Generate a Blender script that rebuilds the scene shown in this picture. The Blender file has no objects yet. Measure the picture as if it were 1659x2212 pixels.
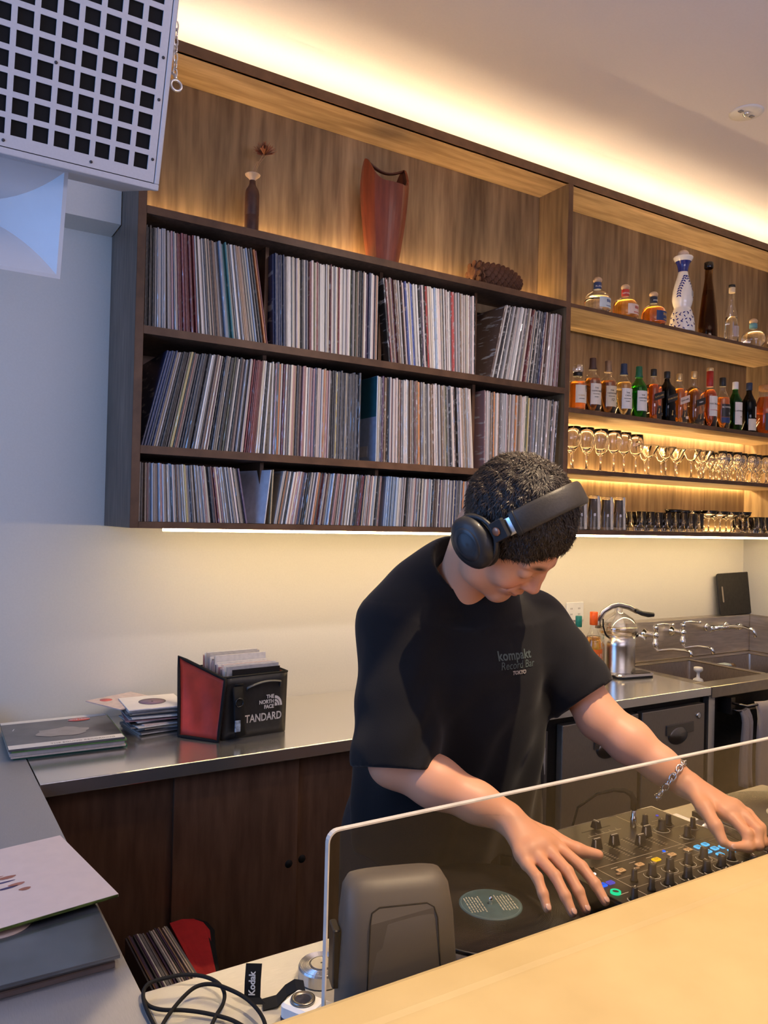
import bpy, bmesh, math, random
import numpy as np
from mathutils import Vector, Matrix
from mathutils.bvhtree import BVHTree
from math import sin, cos, pi, radians, sqrt

SC = bpy.context.scene
COL = SC.collection
random.seed(7); np.random.seed(7)

# ------------------------------------------------------------------ camera
YAW, PITCH, ROLL, FPX = 0.55194968, 0.01021038, 0.02419827, 1688.75
IMG_W, IMG_H = 1659, 2212
EYE = Vector((0.0, 0.0, 1.55))
_f = Vector((sin(YAW)*cos(PITCH), cos(YAW)*cos(PITCH), sin(PITCH)))
_r0 = Vector((cos(YAW), -sin(YAW), 0)); _u0 = _r0.cross(_f)
CR = cos(ROLL)*_r0 + sin(ROLL)*_u0
CU = -sin(ROLL)*_r0 + cos(ROLL)*_u0
cam_d = bpy.data.cameras.new('camera')
cam = bpy.data.objects.new('camera', cam_d); COL.objects.link(cam)
m = Matrix.Identity(4)
for i in range(3):
    m[i][0] = CR[i]; m[i][1] = CU[i]; m[i][2] = -_f[i]; m[i][3] = EYE[i]
cam.matrix_world = m
cam_d.sensor_fit = 'VERTICAL'; cam_d.sensor_height = 36.0
cam_d.lens = FPX/IMG_H*36.0
cam_d.clip_start = 0.02; cam_d.clip_end = 50
SC.camera = cam

# ------------------------------------------------------------------ world, exposure
w = bpy.data.worlds.new('world'); SC.world = w; w.use_nodes = True
w.node_tree.nodes['Background'].inputs[0].default_value = (0.55, 0.65, 0.9, 1)
w.node_tree.nodes['Background'].inputs[1].default_value = 0.25
SC.view_settings.view_transform = 'Standard'
SC.view_settings.look = 'None'
SC.view_settings.gamma = 1.0
SC.view_settings.use_curve_mapping = False
SC.view_settings.exposure = 0.38
SC.cycles.max_bounces = 14; SC.cycles.diffuse_bounces = 4; SC.cycles.glossy_bounces = 4
SC.cycles.transmission_bounces = 12; SC.cycles.transparent_max_bounces = 24
SC.cycles.sample_clamp_indirect = 6.0
SC.cycles.caustics_reflective = False

def area(name, loc, tgt, sx, sy, power, col, spread=180):
    l = bpy.data.lights.new(name, 'AREA'); l.shape = 'RECTANGLE'; l.size = sx; l.size_y = sy
    l.energy = power; l.color = col; l.spread = radians(spread)
    o = bpy.data.objects.new(name, l); COL.objects.link(o)
    o.location = loc
    o.rotation_euler = (Vector(tgt)-Vector(loc)).to_track_quat('-Z', 'Y').to_euler()
    return o
def spot(name, loc, tgt, power, col, ang, blend=.4, rad=.04):
    l = bpy.data.lights.new(name, 'SPOT'); l.energy = power; l.color = col
    l.spot_size = radians(ang); l.spot_blend = blend; l.shadow_soft_size = rad
    o = bpy.data.objects.new(name, l); COL.objects.link(o); o.location = loc
    o.rotation_euler = (Vector(tgt)-Vector(loc)).to_track_quat('-Z', 'Y').to_euler()
    return o
WARM = (1.0, 0.66, 0.33)
# daylight through the window in the left wall, then an added soft fill from behind the guest side
area('window_daylight', (-1.50, 1.15, 1.9), (0.7, 1.7, 1.9), 1.5, 1.7, 24, (0.16, 0.42, 1.0))
area('room_fill', (0.6, -2.7, 1.7), (1.5, 1.2, 2.6), 3.2, 1.6, 15, (0.90, 0.80, 1.0))
spot('downlight_records', (1.55, 0.95, 3.1), (1.62, 2.45, 1.76), 52, (1.0, 0.88, 0.80), 60, .9, .04)
# ceiling downlights of the bar
spot('downlight_bar', (1.0, 0.40, 3.1), (1.0, 0.401, 0.85), 165, (1.0, 0.74, 0.46), 50.8, .05, .012)
spot('downlight_aisle', (1.6, 1.45, 3.1), (1.45, 1.4, 0.9), 30, (1.0, 0.70, 0.42), 100, .6, .05)
area('ceiling_upfill', (1.7, -1.0, 2.2), (1.9, -.4, 3.2), 2.2, .5, 22, (0.90, 0.80, 1.0))  # unseen fill added to brighten the ceiling from below
area('overhead_fill', (1.9, 0.2, 3.1), (1.9, 0.5, 0), 1.6, 1.0, 5, (1.0, 0.80, 0.66))  # weak soft fill added from above, not a fitting

# ------------------------------------------------------------------ helpers
def link(name, me, mats=None, parent=None, loc=None, rot=None):
    o = bpy.data.objects.new(name, me); COL.objects.link(o)
    if mats is not None and me is not None and len(me.materials) == 0:
        for mm in (mats if isinstance(mats, (list, tuple)) else [mats]): me.materials.append(mm)
    if parent is not None: o.parent = parent
    if loc is not None: o.location = loc
    if rot is not None: o.rotation_euler = rot
    return o
def tag(o, label=None, cat=None, group=None, kind=None):
    if label: o['label'] = label
    if cat: o['category'] = cat
    if group: o['group'] = group
    if kind: o['kind'] = kind
    return o
def thing(name, label, cat, loc=(0, 0, 0), rz=0, group=None, rot=None):
    o = bpy.data.objects.new(name, None); COL.objects.link(o)
    o.empty_display_size = .05
    o.location = loc; o.rotation_euler = rot if rot else (0, 0, rz)
    return tag(o, label, cat, group)

class MB:
    """collects shapes, builds one mesh"""
    def __init__(s): s.v = []; s.f = []; s.m = []; s.sm = []
    def add(s, vs, fs, mi=0, sm=False):
        n = len(s.v); s.v += [tuple(p) for p in vs]
        s.f += [tuple(i+n for i in f) for f in fs]; s.m += [mi]*len(fs); s.sm += [sm]*len(fs)
        return s
    def box(s, x0, x1, y0, y1, z0, z1, mi=0, M=None):
        vs = [(x, y, z) for z in (z0, z1) for y in (y0, y1) for x in (x0, x1)]
        if M is not None: vs = [M @ Vector(p) for p in vs]
        return s.add(vs, [(0, 2, 3, 1), (4, 5, 7, 6), (0, 1, 5, 4), (2, 6, 7, 3), (0, 4, 6, 2), (1, 3, 7, 5)], mi)
    def rbox(s, x0, x1, y0, y1, z0, z1, r=.005, n=3, mi=0, M=None, ax='z'):
        """box with rounded vertical edges and a small top chamfer"""
        out = []
        cx, cy = (x0+x1)/2, (y0+y1)/2
        def ring(rr, ins, z):
            pts = []
            for (sx, sy, a0) in ((1, 1, 0), (-1, 1, 90), (-1, -1, 180), (1, -1, 270)):
                ox = cx+sx*((x1-x0)/2-r); oy = cy+sy*((y1-y0)/2-r)
                for i in range(n+1):
                    a = radians(a0+90*i/n); pts.append((ox+(r-ins)*cos(a), oy+(r-ins)*sin(a), z))
            return pts
        c = min(r*.5, (z1-z0)*.3)
        rings = [ring(r, c, z0), ring(r, 0, z0+c), ring(r, 0, z1-c), ring(r, c, z1)]
        k = len(rings[0]); vs = [p for q in rings for p in q]
        fs = [tuple(range(k-1, -1, -1)), tuple(range(3*k, 4*k))]
        for j in range(3):
            for i in range(k): fs.append((j*k+i, j*k+(i+1) % k, (j+1)*k+(i+1) % k, (j+1)*k+i))
        if ax == 'y': vs = [(p[0], p[2], p[1]) for p in vs]
        if ax == 'x': vs = [(p[2], p[0], p[1]) for p in vs]
        if ax == 'y': fs = [f[::-1] for f in fs]
        if M is not None: vs = [M @ Vector(p) for p in vs]
        return s.add(vs, fs, mi)
    def lathe(s, prof, n=24, c=(0, 0, 0), mi=0, cap=True, M=None, sx=1, sy=1, sm=True):
        vs = []; fs = []
        for r_, z in prof:
            for i in range(n):
                a = 2*pi*i/n; vs.append((c[0]+sx*r_*cos(a), c[1]+sy*r_*sin(a), c[2]+z))
        for j in range(len(prof)-1):
            for i in range(n): fs.append((j*n+i, j*n+(i+1) % n, (j+1)*n+(i+1) % n, (j+1)*n+i))
        if M is not None: vs = [M @ Vector(p) for p in vs]
        s.add(vs, fs, mi, sm)
        if cap:
            base = len(s.v)-len(vs)
            s.f.append(tuple(base+i for i in range(n-1, -1, -1))); s.m.append(mi); s.sm.append(False)
            s.f.append(tuple(base+(len(prof)-1)*n+i for i in range(n))); s.m.append(mi); s.sm.append(False)
        return s
    def tube(s, pts, r, n=10, mi=0, closed=False, cap=True, flat=None):
        P = [Vector(p) for p in pts]; k = len(P); vs = []; fs = []
        rr = r if isinstance(r, (list, tuple)) else [r]*k
        up = Vector((0, 0, 1)); prev = None
        for i, p in enumerate(P):
            if closed: t = P[(i+1) % k]-P[i-1]
            else: t = P[min(i+1, k-1)]-P[max(i-1, 0)]
            t.normalize()
            if prev is None:
                a = t.cross(up)
                if a.length < 1e-3: a = t.cross(Vector((1, 0, 0)))
                a.normalize()
            else:
                a = prev - t*prev.dot(t)
                if a.length < 1e-4: a = t.orthogonal()
                a.normalize()
            prev = a; b = t.cross(a)
            for j in range(n):
                an = 2*pi*j/n
                ra, rb = (rr[i], rr[i]) if flat is None else (rr[i]*flat[0], rr[i]*flat[1])
                vs.append(p+a*(ra*cos(an))+b*(rb*sin(an)))
        for i in range(k if closed else k-1):
            for j in range(n):
                i2 = (i+1) % k
                fs.append((i*n+j, i*n+(j+1) % n, i2*n+(j+1) % n, i2*n+j))
        if not closed and cap:
            fs.append(tuple(range(n-1, -1, -1))); fs.append(tuple((k-1)*n+j for j in range(n)))
        return s.add(vs, fs, mi, True)
    def prism(s, poly, z0, z1, mi=0, M=None):
        k = len(poly)
        vs = [(p[0], p[1], z0) for p in poly]+[(p[0], p[1], z1) for p in poly]
        fs = [tuple(range(k-1, -1, -1)), tuple(range(k, 2*k))]
        fs += [(i, (i+1) % k, k+(i+1) % k, k+i) for i in range(k)]
        if M is not None: vs = [M @ Vector(p) for p in vs]
        return s.add(vs, fs, mi)
    def ball(s, c, r, n=12, mi=0, sc=(1, 1, 1), M=None):
        prof = [(max(1e-5, sin(pi*i/n)), -cos(pi*i/n)) for i in range(n+1)]
        T = Matrix.Translation(c) @ Matrix.Diagonal((r*sc[0], r*sc[1], r*sc[2], 1))
        if M is not None: T = M @ T
        return s.lathe(prof, n*2, mi=mi, cap=False, M=T)
    def mesh(s, name='mesh'):
        me = bpy.data.meshes.new(name); me.from_pydata(s.v, [], s.f)
        me.polygons.foreach_set('material_index', s.m)
        me.polygons.foreach_set('use_smooth', s.sm); me.update(); return me
    def build(s, name, mats, parent=None, loc=None, rot=None, bevel=0):
        o = link(name, s.mesh(name), mats, parent, loc, rot)
        if bevel:
            b = o.modifiers.new('bevel', 'BEVEL'); b.width = bevel; b.segments = 2; b.limit_method = 'ANGLE'
            b.angle_limit = radians(50)
        return o

# ---- materials
MATS = {}
def nn(nt, t, **kw):
    n = nt.nodes.new(t)
    for k, v in kw.items(): setattr(n, k, v)
    return n
def mat(name, col=(.5, .5, .5), rough=.5, metal=0., var=.08, scale=40, bump=0., stretch=(1, 1, 1), col2=None,
        spec=.5, coat=0., emit=0., trans=0., ior=1.45, sheen=0., contrast=(.35, .65), rvar=0., sss=0., emc=None, detail=4):
    if name in MATS: return MATS[name]
    m_ = bpy.data.materials.new(name); m_.use_nodes = True; nt = m_.node_tree; L = nt.links
    b = nt.nodes['Principled BSDF']; MATS[name] = m_
    b.inputs['Roughness'].default_value = rough; b.inputs['Metallic'].default_value = metal
    b.inputs['Specular IOR Level'].default_value = spec; b.inputs['Coat Weight'].default_value = coat
    b.inputs['Coat Roughness'].default_value = .12
    b.inputs['Transmission Weight'].default_value = trans; b.inputs['IOR'].default_value = ior
    b.inputs['Sheen Weight'].default_value = sheen
    tc = nn(nt, 'ShaderNodeTexCoord'); mp = nn(nt, 'ShaderNodeMapping'); mp.inputs['Scale'].default_value = stretch
    L.new(tc.outputs['Object'], mp.inputs['Vector'])
    no = nn(nt, 'ShaderNodeTexNoise'); no.inputs['Scale'].default_value = scale; no.inputs['Detail'].default_value = detail
    L.new(mp.outputs[0], no.inputs['Vector'])
    c2 = col2 if col2 else tuple(min(1, c*(1-var*2)) for c in col)
    cr = nn(nt, 'ShaderNodeValToRGB'); cr.color_ramp.elements[0].position = contrast[0]; cr.color_ramp.elements[1].position = contrast[1]
    cr.color_ramp.elements[0].color = (*c2, 1); cr.color_ramp.elements[1].color = (*col, 1)
    L.new(no.outputs['Fac'], cr.inputs[0]); L.new(cr.outputs[0], b.inputs['Base Color'])
    if sss: b.inputs['Subsurface Weight'].default_value = sss; b.inputs['Subsurface Radius'].default_value = (.02, .008, .004); b.inputs['Subsurface Scale'].default_value = .5
    if rvar:
        mr = nn(nt, 'ShaderNodeMapRange'); mr.inputs['To Min'].default_value = rough-rvar; mr.inputs['To Max'].default_value = rough+rvar
        L.new(no.outputs['Fac'], mr.inputs['Value']); L.new(mr.outputs[0], b.inputs['Roughness'])
    if bump:
        bp = nn(nt, 'ShaderNodeBump'); bp.inputs['Strength'].default_value = bump; bp.inputs['Distance'].default_value = .002
        L.new(no.outputs['Fac'], bp.inputs['Height']); L.new(bp.outputs[0], b.inputs['Normal'])
    if emit:
        b.inputs['Emission Color'].default_value = (*(emc or col), 1); b.inputs['Emission Strength'].default_value = emit
    return m_
def glassmat(name, tint=(1, 1, 1), edge=(.9, .9, .9), fmax=.55, rough=.02, body=.03, power=3.0):
    """thin clear wall: transparent in the middle, reflecting towards grazing angles"""
    if name in MATS: return MATS[name]
    m_ = bpy.data.materials.new(name); m_.use_nodes = True; nt = m_.node_tree; L = nt.links; MATS[name] = m_
    nt.nodes.remove(nt.nodes['Principled BSDF']); out = nt.nodes['Material Output']
    tr = nn(nt, 'ShaderNodeBsdfTransparent'); tr.inputs[0].default_value = (*tint, 1)
    gl = nn(nt, 'ShaderNodeBsdfGlossy'); gl.inputs[0].default_value = (*edge, 1); gl.inputs['Roughness'].default_value = rough
    lw = nn(nt, 'ShaderNodeLayerWeight'); lw.inputs[0].default_value = .5
    pw = nn(nt, 'ShaderNodeMath', operation='POWER'); pw.inputs[1].default_value = power
    ml = nn(nt, 'ShaderNodeMath', operation='MULTIPLY_ADD'); ml.inputs[1].default_value = fmax; ml.inputs[2].default_value = body
    ml.use_clamp = True
    L.new(lw.outputs['Facing'], pw.inputs[0]); L.new(pw.outputs[0], ml.inputs[0])
    mx = nn(nt, 'ShaderNodeMixShader'); L.new(ml.outputs[0], mx.inputs[0]); L.new(tr.outputs[0], mx.inputs[1]); L.new(gl.outputs[0], mx.inputs[2])
    L.new(mx.outputs[0], out.inputs[0])
    return m_
def emat(name, col, strength):
    if name in MATS: return MATS[name]
    m_ = bpy.data.materials.new(name); m_.use_nodes = True; nt = m_.node_tree; MATS[name] = m_
    nt.nodes.remove(nt.nodes['Principled BSDF']); e = nn(nt, 'ShaderNodeEmission'); e.inputs[0].default_value = (*col, 1); e.inputs[1].default_value = strength
    nt.links.new(e.outputs[0], nt.nodes['Material Output'].inputs[0]); return m_

def wood(name, c1, c2, stretch, rough=.5, scale=9, spec=.4, fine=.35):
    m_ = mat(name, c1, rough, col2=c2, scale=scale, stretch=stretch, spec=spec, bump=.15, contrast=(.33, .68), detail=8)
    nt = m_.node_tree; b = nt.nodes['Principled BSDF']
    cr = [n for n in nt.nodes if n.type == 'VALTORGB'][0]
    no2 = nn(nt, 'ShaderNodeTexNoise'); no2.inputs['Scale'].default_value = 2.6; no2.inputs['Detail'].default_value = 3
    tc = [n for n in nt.nodes if n.type == 'TEX_COORD'][0]; mp = nn(nt, 'ShaderNodeMapping')
    mp.inputs['Scale'].default_value = tuple(max(.35, s*.35) for s in stretch)
    nt.links.new(tc.outputs['Object'], mp.inputs[0]); nt.links.new(mp.outputs[0], no2.inputs['Vector'])
    mr = nn(nt, 'ShaderNodeMapRange'); mr.inputs['From Min'].default_value = .3; mr.inputs['From Max'].default_value = .7
    mr.inputs['To Min'].default_value = 1-fine; mr.inputs['To Max'].default_value = 1+fine
    nt.links.new(no2.outputs['Fac'], mr.inputs['Value'])
    mx = nn(nt, 'ShaderNodeVectorMath', operation='SCALE'); nt.links.new(cr.outputs[0], mx.inputs[0]); nt.links.new(mr.outputs[0], mx.inputs['Scale'])
    nt.links.new(mx.outputs[0], b.inputs['Base Color'])
    return m_

WV = wood('wood_back_vertical', (.34, .24, .130), (.18, .118, .062), (4.5, 4.5, .40))
WH = wood('wood_horizontal', (.56, .41, .245), (.35, .24, .135), (.5, 5, 5))
WE = wood('wood_edge_dark', (.135, .070, .036), (.085, .042, .021), (2, 5, 2), rough=.42)
WS = wood('wood_side_grey', (.15, .11, .085), (.085, .06, .045), (6, 6, .8), rough=.45)
WD = wood('wood_door_dark', (.135, .072, .042), (.085, .043, .025), (5, 5, .7), rough=.42, fine=.2)
PAINT = mat('wall_paint', (.72, .68, .60), .75, var=.015, scale=160, bump=.06)
CEIL = mat('ceiling_paint', (.80, .76, .77), .8, var=.01, scale=120, bump=.04)
STEEL = mat('brushed_steel', (.92, .90, .85), .19, .92, var=.05, scale=60, stretch=(1, 22, 22), rvar=.04, bump=.015)
STEELD = mat('brushed_steel_dark', (.27, .25, .225), .34, 1, var=.06, scale=50, stretch=(18, 18, 1), rvar=.05)
CHROME = mat('chrome', (.85, .85, .85), .1, 1, var=.02)
BLACKP = mat('black_plastic', (.016, .016, .017), .38, var=.1, scale=300, bump=.03)
BLACKM = mat('black_matte', (.009, .009, .010), .75, var=.1, spec=.25)
WHITEP = mat('white_plastic', (.80, .79, .77), .35, var=.02)
FLOOR = mat('floor_dark', (.07, .06, .05), .6, var=.2, scale=12, bump=.1)
BARM = mat('bar_top_plaster', (.60, .445, .205), .48, col2=(.53, .385, .17), scale=9, bump=.05, contrast=(.3, .7), detail=8)
LEDM = emat('led_strip_warm', (1.0, .62, .24), 85)
LEDC = emat('led_cove_warm', (1.0, .74, .44), 38)
LEDU = emat('led_under_warm', (1.0, .72, .35), 50)

def text_mesh(s, size, extrude=.0002, sx=1.0, shear=0., ax='CENTER', ay='CENTER', offset=0., spacing=1.0):
    cu = bpy.data.curves.new('text', 'FONT'); cu.body = s; cu.size = size; cu.extrude = extrude; cu.shear = shear
    cu.align_x = ax; cu.align_y = ay; cu.resolution_u = 3; cu.offset = offset; cu.space_character = spacing
    ob = bpy.data.objects.new('text', cu); me = bpy.data.meshes.new_from_object(ob)
    bpy.data.objects.remove(ob)
    if sx != 1.0: me.transform(Matrix.Diagonal((sx, 1, 1, 1)))
    return me
INK = mat('ink_black', (.02, .018, .016), .6)
def lettering(s, size, M, mt=None, parent=None, name='lettering', **kw):
    me = text_mesh(s, size, **kw); me.transform(M)
    return link(name, me, mt or INK, parent)
def frontM(x, y, z, tilt=0, rz=0):
    """text plane facing -y at a point"""
    return Matrix.Translation((x, y, z)) @ Matrix.Rotation(rz, 4, 'Z') @ Matrix.Rotation(pi/2-tilt, 4, 'X')
# ------------------------------------------------------------------ room shell
def struct(name, mb, mt, parent=None):
    o = mb.build(name, mt, parent); 
    if parent is None: tag(o, kind='structure')
    return o
CZ = 3.15
struct('floor', MB().box(-1.7, 4.3, -3.1, 2.95, -.1, 0), FLOOR)
struct('ceiling', MB().box(-1.7, 4.3, -3.1, 2.95, CZ, CZ+.1), CEIL)
struct('wall_back', MB().box(-1.7, 4.3, 2.795, 2.95, 0, CZ).box(-1.7, .589, 2.655, 2.795, 2.503, CZ).box(.589, 4.2, 2.66, 2.795, 3.055, CZ), PAINT)
struct('wall_right', MB().box(4.2, 4.35, -3.1, 2.795, 0, CZ), PAINT)
struct('wall_left', MB().box(-1.8, -1.7, -3.1, 2.95, 0, .95).box(-1.8, -1.7, -3.1, 2.95, 2.85, CZ)
       .box(-1.8, -1.7, -3.1, .3, .95, 2.85).box(-1.8, -1.7, 2.0, 2.95, .95, 2.85), PAINT)
fr = struct('window_1', MB().box(-1.79, -1.72, .3, .35, .95, 2.85).box(-1.79, -1.72, 1.95, 2.0, .95, 2.85)
       .box(-1.79, -1.72, .3, 2.0, .95, 1.0).box(-1.79, -1.72, .3, 2.0, 2.8, 2.85).box(-1.78, -1.73, 1.13, 1.17, 1, 2.8), WHITEP)
MB().box(-1.755, -1.75, .35, 1.95, 1, 2.8).build('pane', glassmat('window_glass', fmax=.3), fr)
struct('wall_front', MB().box(-1.7, 4.3, -3.2, -3.1, 0, .9).box(-1.7, 4.3, -3.2, -3.1, 2.9, CZ)
       .box(-1.7, -1.2, -3.2, -3.1, .9, 2.9).box(2.4, 4.3, -3.2, -3.1, .9, 2.9), PAINT)

# ------------------------------------------------------------------ wall unit: record shelves and bar shelves
XL, XR, YF, YB = .591, 4.195, 2.434, 2.79
unit = thing('wall_shelf_unit', 'dark stained wooden wall unit holding the record rows and lit bar shelves', 'shelf unit', (XL, YF, 1.507))
def U(mb): # world -> unit local
    mb.v = [(p[0]-XL, p[1]-YF, p[2]-1.507) for p in mb.v]; return mb
def P(mb, name, mt, par=unit, bevel=.0015): return U(mb).build(name, mt, par, bevel=bevel)
# left end panel, narrower above the wall's bulkhead
P(MB().add([(XL, YF+.003, 1.507), (XL, 2.793, 1.507), (XL, 2.793, 2.502), (XL, 2.653, 2.502), (XL, 2.653, 3.042), (XL, YF+.003, 3.042),
            (XL+.024, YF+.003, 1.507), (XL+.024, 2.793, 1.507), (XL+.024, 2.793, 2.502), (XL+.024, 2.653, 2.502), (XL+.024, 2.653, 3.042), (XL+.024, YF+.003, 3.042)],
           [(5, 4, 3, 2, 1, 0), (6, 7, 8, 9, 10, 11), (0, 1, 7, 6), (1, 2, 8, 7), (2, 3, 9, 8), (3, 4, 10, 9), (4, 5, 11, 10), (5, 0, 6, 11)]), 'side_panel', WS)
P(MB().box(XL-.001, XL+.0255, YF, YF+.003, 1.507, 3.042), 'edge_strip', WE)
P(MB().box(2.389, 2.4135, YF+.003, YB, 1.507, 3.01), 'side_panel', WV)
P(MB().box(2.388, 2.4145, YF, YF+.003, 1.507, 3.01), 'edge_strip', WE)
P(MB().box(4.17, 4.197, YF, YB, 1.507, 3.01), 'side_panel', WV)
# shelves of the record side
for zt, ye in ((2.502, 2.585), (2.131, YB), (1.762, YB)):
    s_ = P(MB().box(.6165, 2.388, YF+.003, ye, zt-.025, zt), 'shelf_board', WS)
    U(MB().box(.6165, 2.388, YF, YF+.003, zt-.025, zt)).build('edge_strip', WE, s_)
s_ = P(MB().box(.6165, 4.17, YF+.003, YB, 1.507, 1.527), 'bottom_board', WS)
U(MB().box(.6165, 4.17, YF, YF+.003, 1.507, 1.527)).build('edge_strip', WE, s_)
# shelves of the bar side
for zt, th in ((2.498, .016), (2.051, .020), (1.789, .019)):
    s_ = P(MB().box(2.415, 4.17, YF+.003, 2.735, zt-th, zt), 'shelf_board', WH)
    U(MB().box(2.415, 4.17, YF, YF+.003, zt-th, zt)).build('edge_strip', WE, s_)
# top board with raised front lip (cove for the ceiling light)
s_ = P(MB().box(XL, 4.19, YF+.003, 2.655, 3.008, 3.016), 'top_board', WH)
U(MB().box(XL, 4.19, YF, YF+.014, 3.008, 3.042)).build('edge_strip', WE, s_)
# back panels
P(MB().box(.6165, 2.388, 2.618, 2.632, 2.44, 3.008), 'back_panel', WV)
P(MB().box(2.4145, 4.17, 2.642, 2.654, 2.50, 3.008), 'back_panel', WV)
P(MB().box(2.4145, 4.17, 2.778, 2.79, 1.527, 2.50), 'back_panel', WV)
P(MB().box(.6165, 2.388, 2.778, 2.79, 1.527, 2.477), 'back_panel', WE)
# dividers between the record blocks
for x_ in (1.044, 1.504, 1.952):
    for z0, z1 in ((2.131, 2.477), (1.762, 2.106), (1.527, 1.737)):
        if x_ == 1.504 and z0 == 1.762: continue
        P(MB().box(x_-.007, x_+.007, 2.50, 2.778, z0, z1), 'divider', WE)
P(MB().box(.6165, 2.388, 2.585, 2.62, 2.4775, 2.488), 'light_stop', WE)  # filler board added to stop the light strip leaking down behind the shelf
# LED strips (real lamps in the shelves)
def led(name, mb, mt, label):
    return tag(mb.build(name, mt), label, 'light strip')
led('led_strip', MB().box(.65, 2.36, 2.592, 2.600, 2.503, 2.507), LEDM, 'warm light strip behind the upper record shelf, glowing up the back panel')
led('led_strip', MB().box(2.44, 4.15, 2.628, 2.636, 2.4985, 2.503), emat('led_bar_warm', (1.0, .68, .33), 66), 'warm light strip behind the top row of bar bottles')
led('led_strip', MB().box(2.44, 4.15, 2.745, 2.753, 2.052, 2.056), emat('led_bar_warm2', (1.0, .68, .33), 58), 'warm light strip behind the whisky bottle row')
led('led_strip', MB().box(2.44, 4.15, 2.765, 2.775, 1.789, 1.7925), emat('led_glass_warm', (1.0, .66, .28), 70), 'warm light strip behind the wine glasses')
led('led_strip', MB().box(2.44, 4.15, 2.768, 2.776, 1.5275, 1.530), emat('led_glass_warm2', (1.0, .66, .28), 60), 'warm light strip behind the tumblers on the lowest bar shelf')
led('cove_light', MB().box(.62, 4.17, 2.50, 2.512, 3.017, 3.021), LEDC, 'warm cove light strip on top of the wall unit, washing the ceiling')
led('under_shelf_light', MB().box(.70, 4.17, 2.452, 2.466, 1.498, 1.5065), LEDU, 'bright light strip under the bottom board of the wall unit')

# ------------------------------------------------------------------ emergency light and detector on the ceiling
def ceil_lamp(x, y, r, lab):
    t = thing('ceiling_lamp', lab, 'ceiling light', (x, y, CZ))
    MB().lathe([(r*.2, -.004), (r*.85, -.005), (r, -.001), (r, 0)], 32).build('plate', WHITEP, t)
    MB().ball((0, 0, -.006), r*.25, 8, sc=(1, 1, .7)).build('lens', glassmat('lamp_lens', edge=(1, 1, 1), body=.5), t)
    for q in (-1, 1): MB().box(q*r*.55-r*.13, q*r*.55+r*.13, -r*.12, r*.12, -.0075, -.004).build('slot', mat('lamp_slot', (.25, .24, .24), .5), t)
ceil_lamp(2.722, 1.835, .062, 'small round white emergency light set in the ceiling')
ceil_lamp(2.16, 1.36, .055, 'round white fitting cut by the top edge of the picture')

# ------------------------------------------------------------------ counters
CT = .85
ctr = thing('back_counter', 'long brushed steel worktop along the back wall under the record shelves', 'counter', (.32, 2.17, 0))
def L_(mb, o): mb.v = [(p[0]-o[0], p[1]-o[1], p[2]-o[2]) for p in mb.v]; return mb
L_(MB().box(.319, 3.046, 2.172, 2.794, CT-.004, CT).box(.319, 3.046, 2.168, 2.174, CT-.036, CT).box(.319, 3.046, 2.174, 2.19, CT-.036, CT-.032), (.32, 2.17, 0)).build('worktop', STEEL, ctr, bevel=.0015)
# wood base cabinet
cab = thing('base_cabinet', 'dark brown wooden cabinet with flat doors under the steel worktop', 'cabinet', (.34, 2.2, 0))
L_(MB().box(.33, 1.66, 2.225, 2.79, .0, CT-.005), (.34, 2.2, 0)).build('body', WD, cab)
for x0, x1, y in ((.345, .682, 2.213), (.676, 1.066, 2.2), (1.070, 1.66, 2.213)):
    hx = [1.038] if x0 == .676 else ([1.089] if x0 > 1 else [])
    d_ = L_(MB().box(x0, x1, y-.006, y+.010, .06, CT-.045), (.34, 2.2, 0)).build('door', WD, cab, bevel=.002)
    for h in hx:
        M_ = Matrix.Translation((h-.34, y-.0055-2.2, .487)) @ Matrix.Rotation(pi/2, 4, 'X')
        MB().lathe([(.0125, 0), (.0125, .0008), (0, .0010)], 20, M=M_, cap=False).build('finger_hole', mat('hole_black', (.004, .003, .003), .8), d_)
MB().box(0, 1.32, .045, .06, 0, .06).build('plinth', BLACKM, cab)
# side counter
sc = thing('side_counter', 'grey steel side counter running toward the guest side', 'counter', (.0, 1.2, 0))
L_(MB().box(-.45, .316, .712, 2.79, CT-.004, CT).box(.310, .316, .712, 2.79, CT-.036, CT-.004), (0, 1.2, 0)).build('worktop', mat('side_steel', (.40, .385, .37), .38, .35, var=.05, scale=50, stretch=(22, 1, 22), rvar=.05), sc, bevel=.001)
L_(MB().box(-.45, .298, .715, 2.78, 0, CT-.036), (0, 1.2, 0)).build('body', WD, sc)
# DJ counter
dj = thing('turntable_counter', 'pale brushed steel counter below the bar top carrying the decks', 'counter', (.32, 1.156, 0))
DJS = mat('dj_steel', (.66, .63, .56), .36, .5, var=.05, scale=50, stretch=(1, 20, 20), rvar=.06)
L_(MB().box(.3165, 3.0, .709, 1.156, CT-.004, CT).box(.3165, 3.0, 1.150, 1.156, CT-.036, CT-.004), (.32, 1.156, 0)).build('worktop', DJS, dj, bevel=.001)
L_(MB().box(.33, 3.0, .712, 1.10, 0, CT-.036), (.32, 1.156, 0)).build('body', WD, dj)
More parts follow.
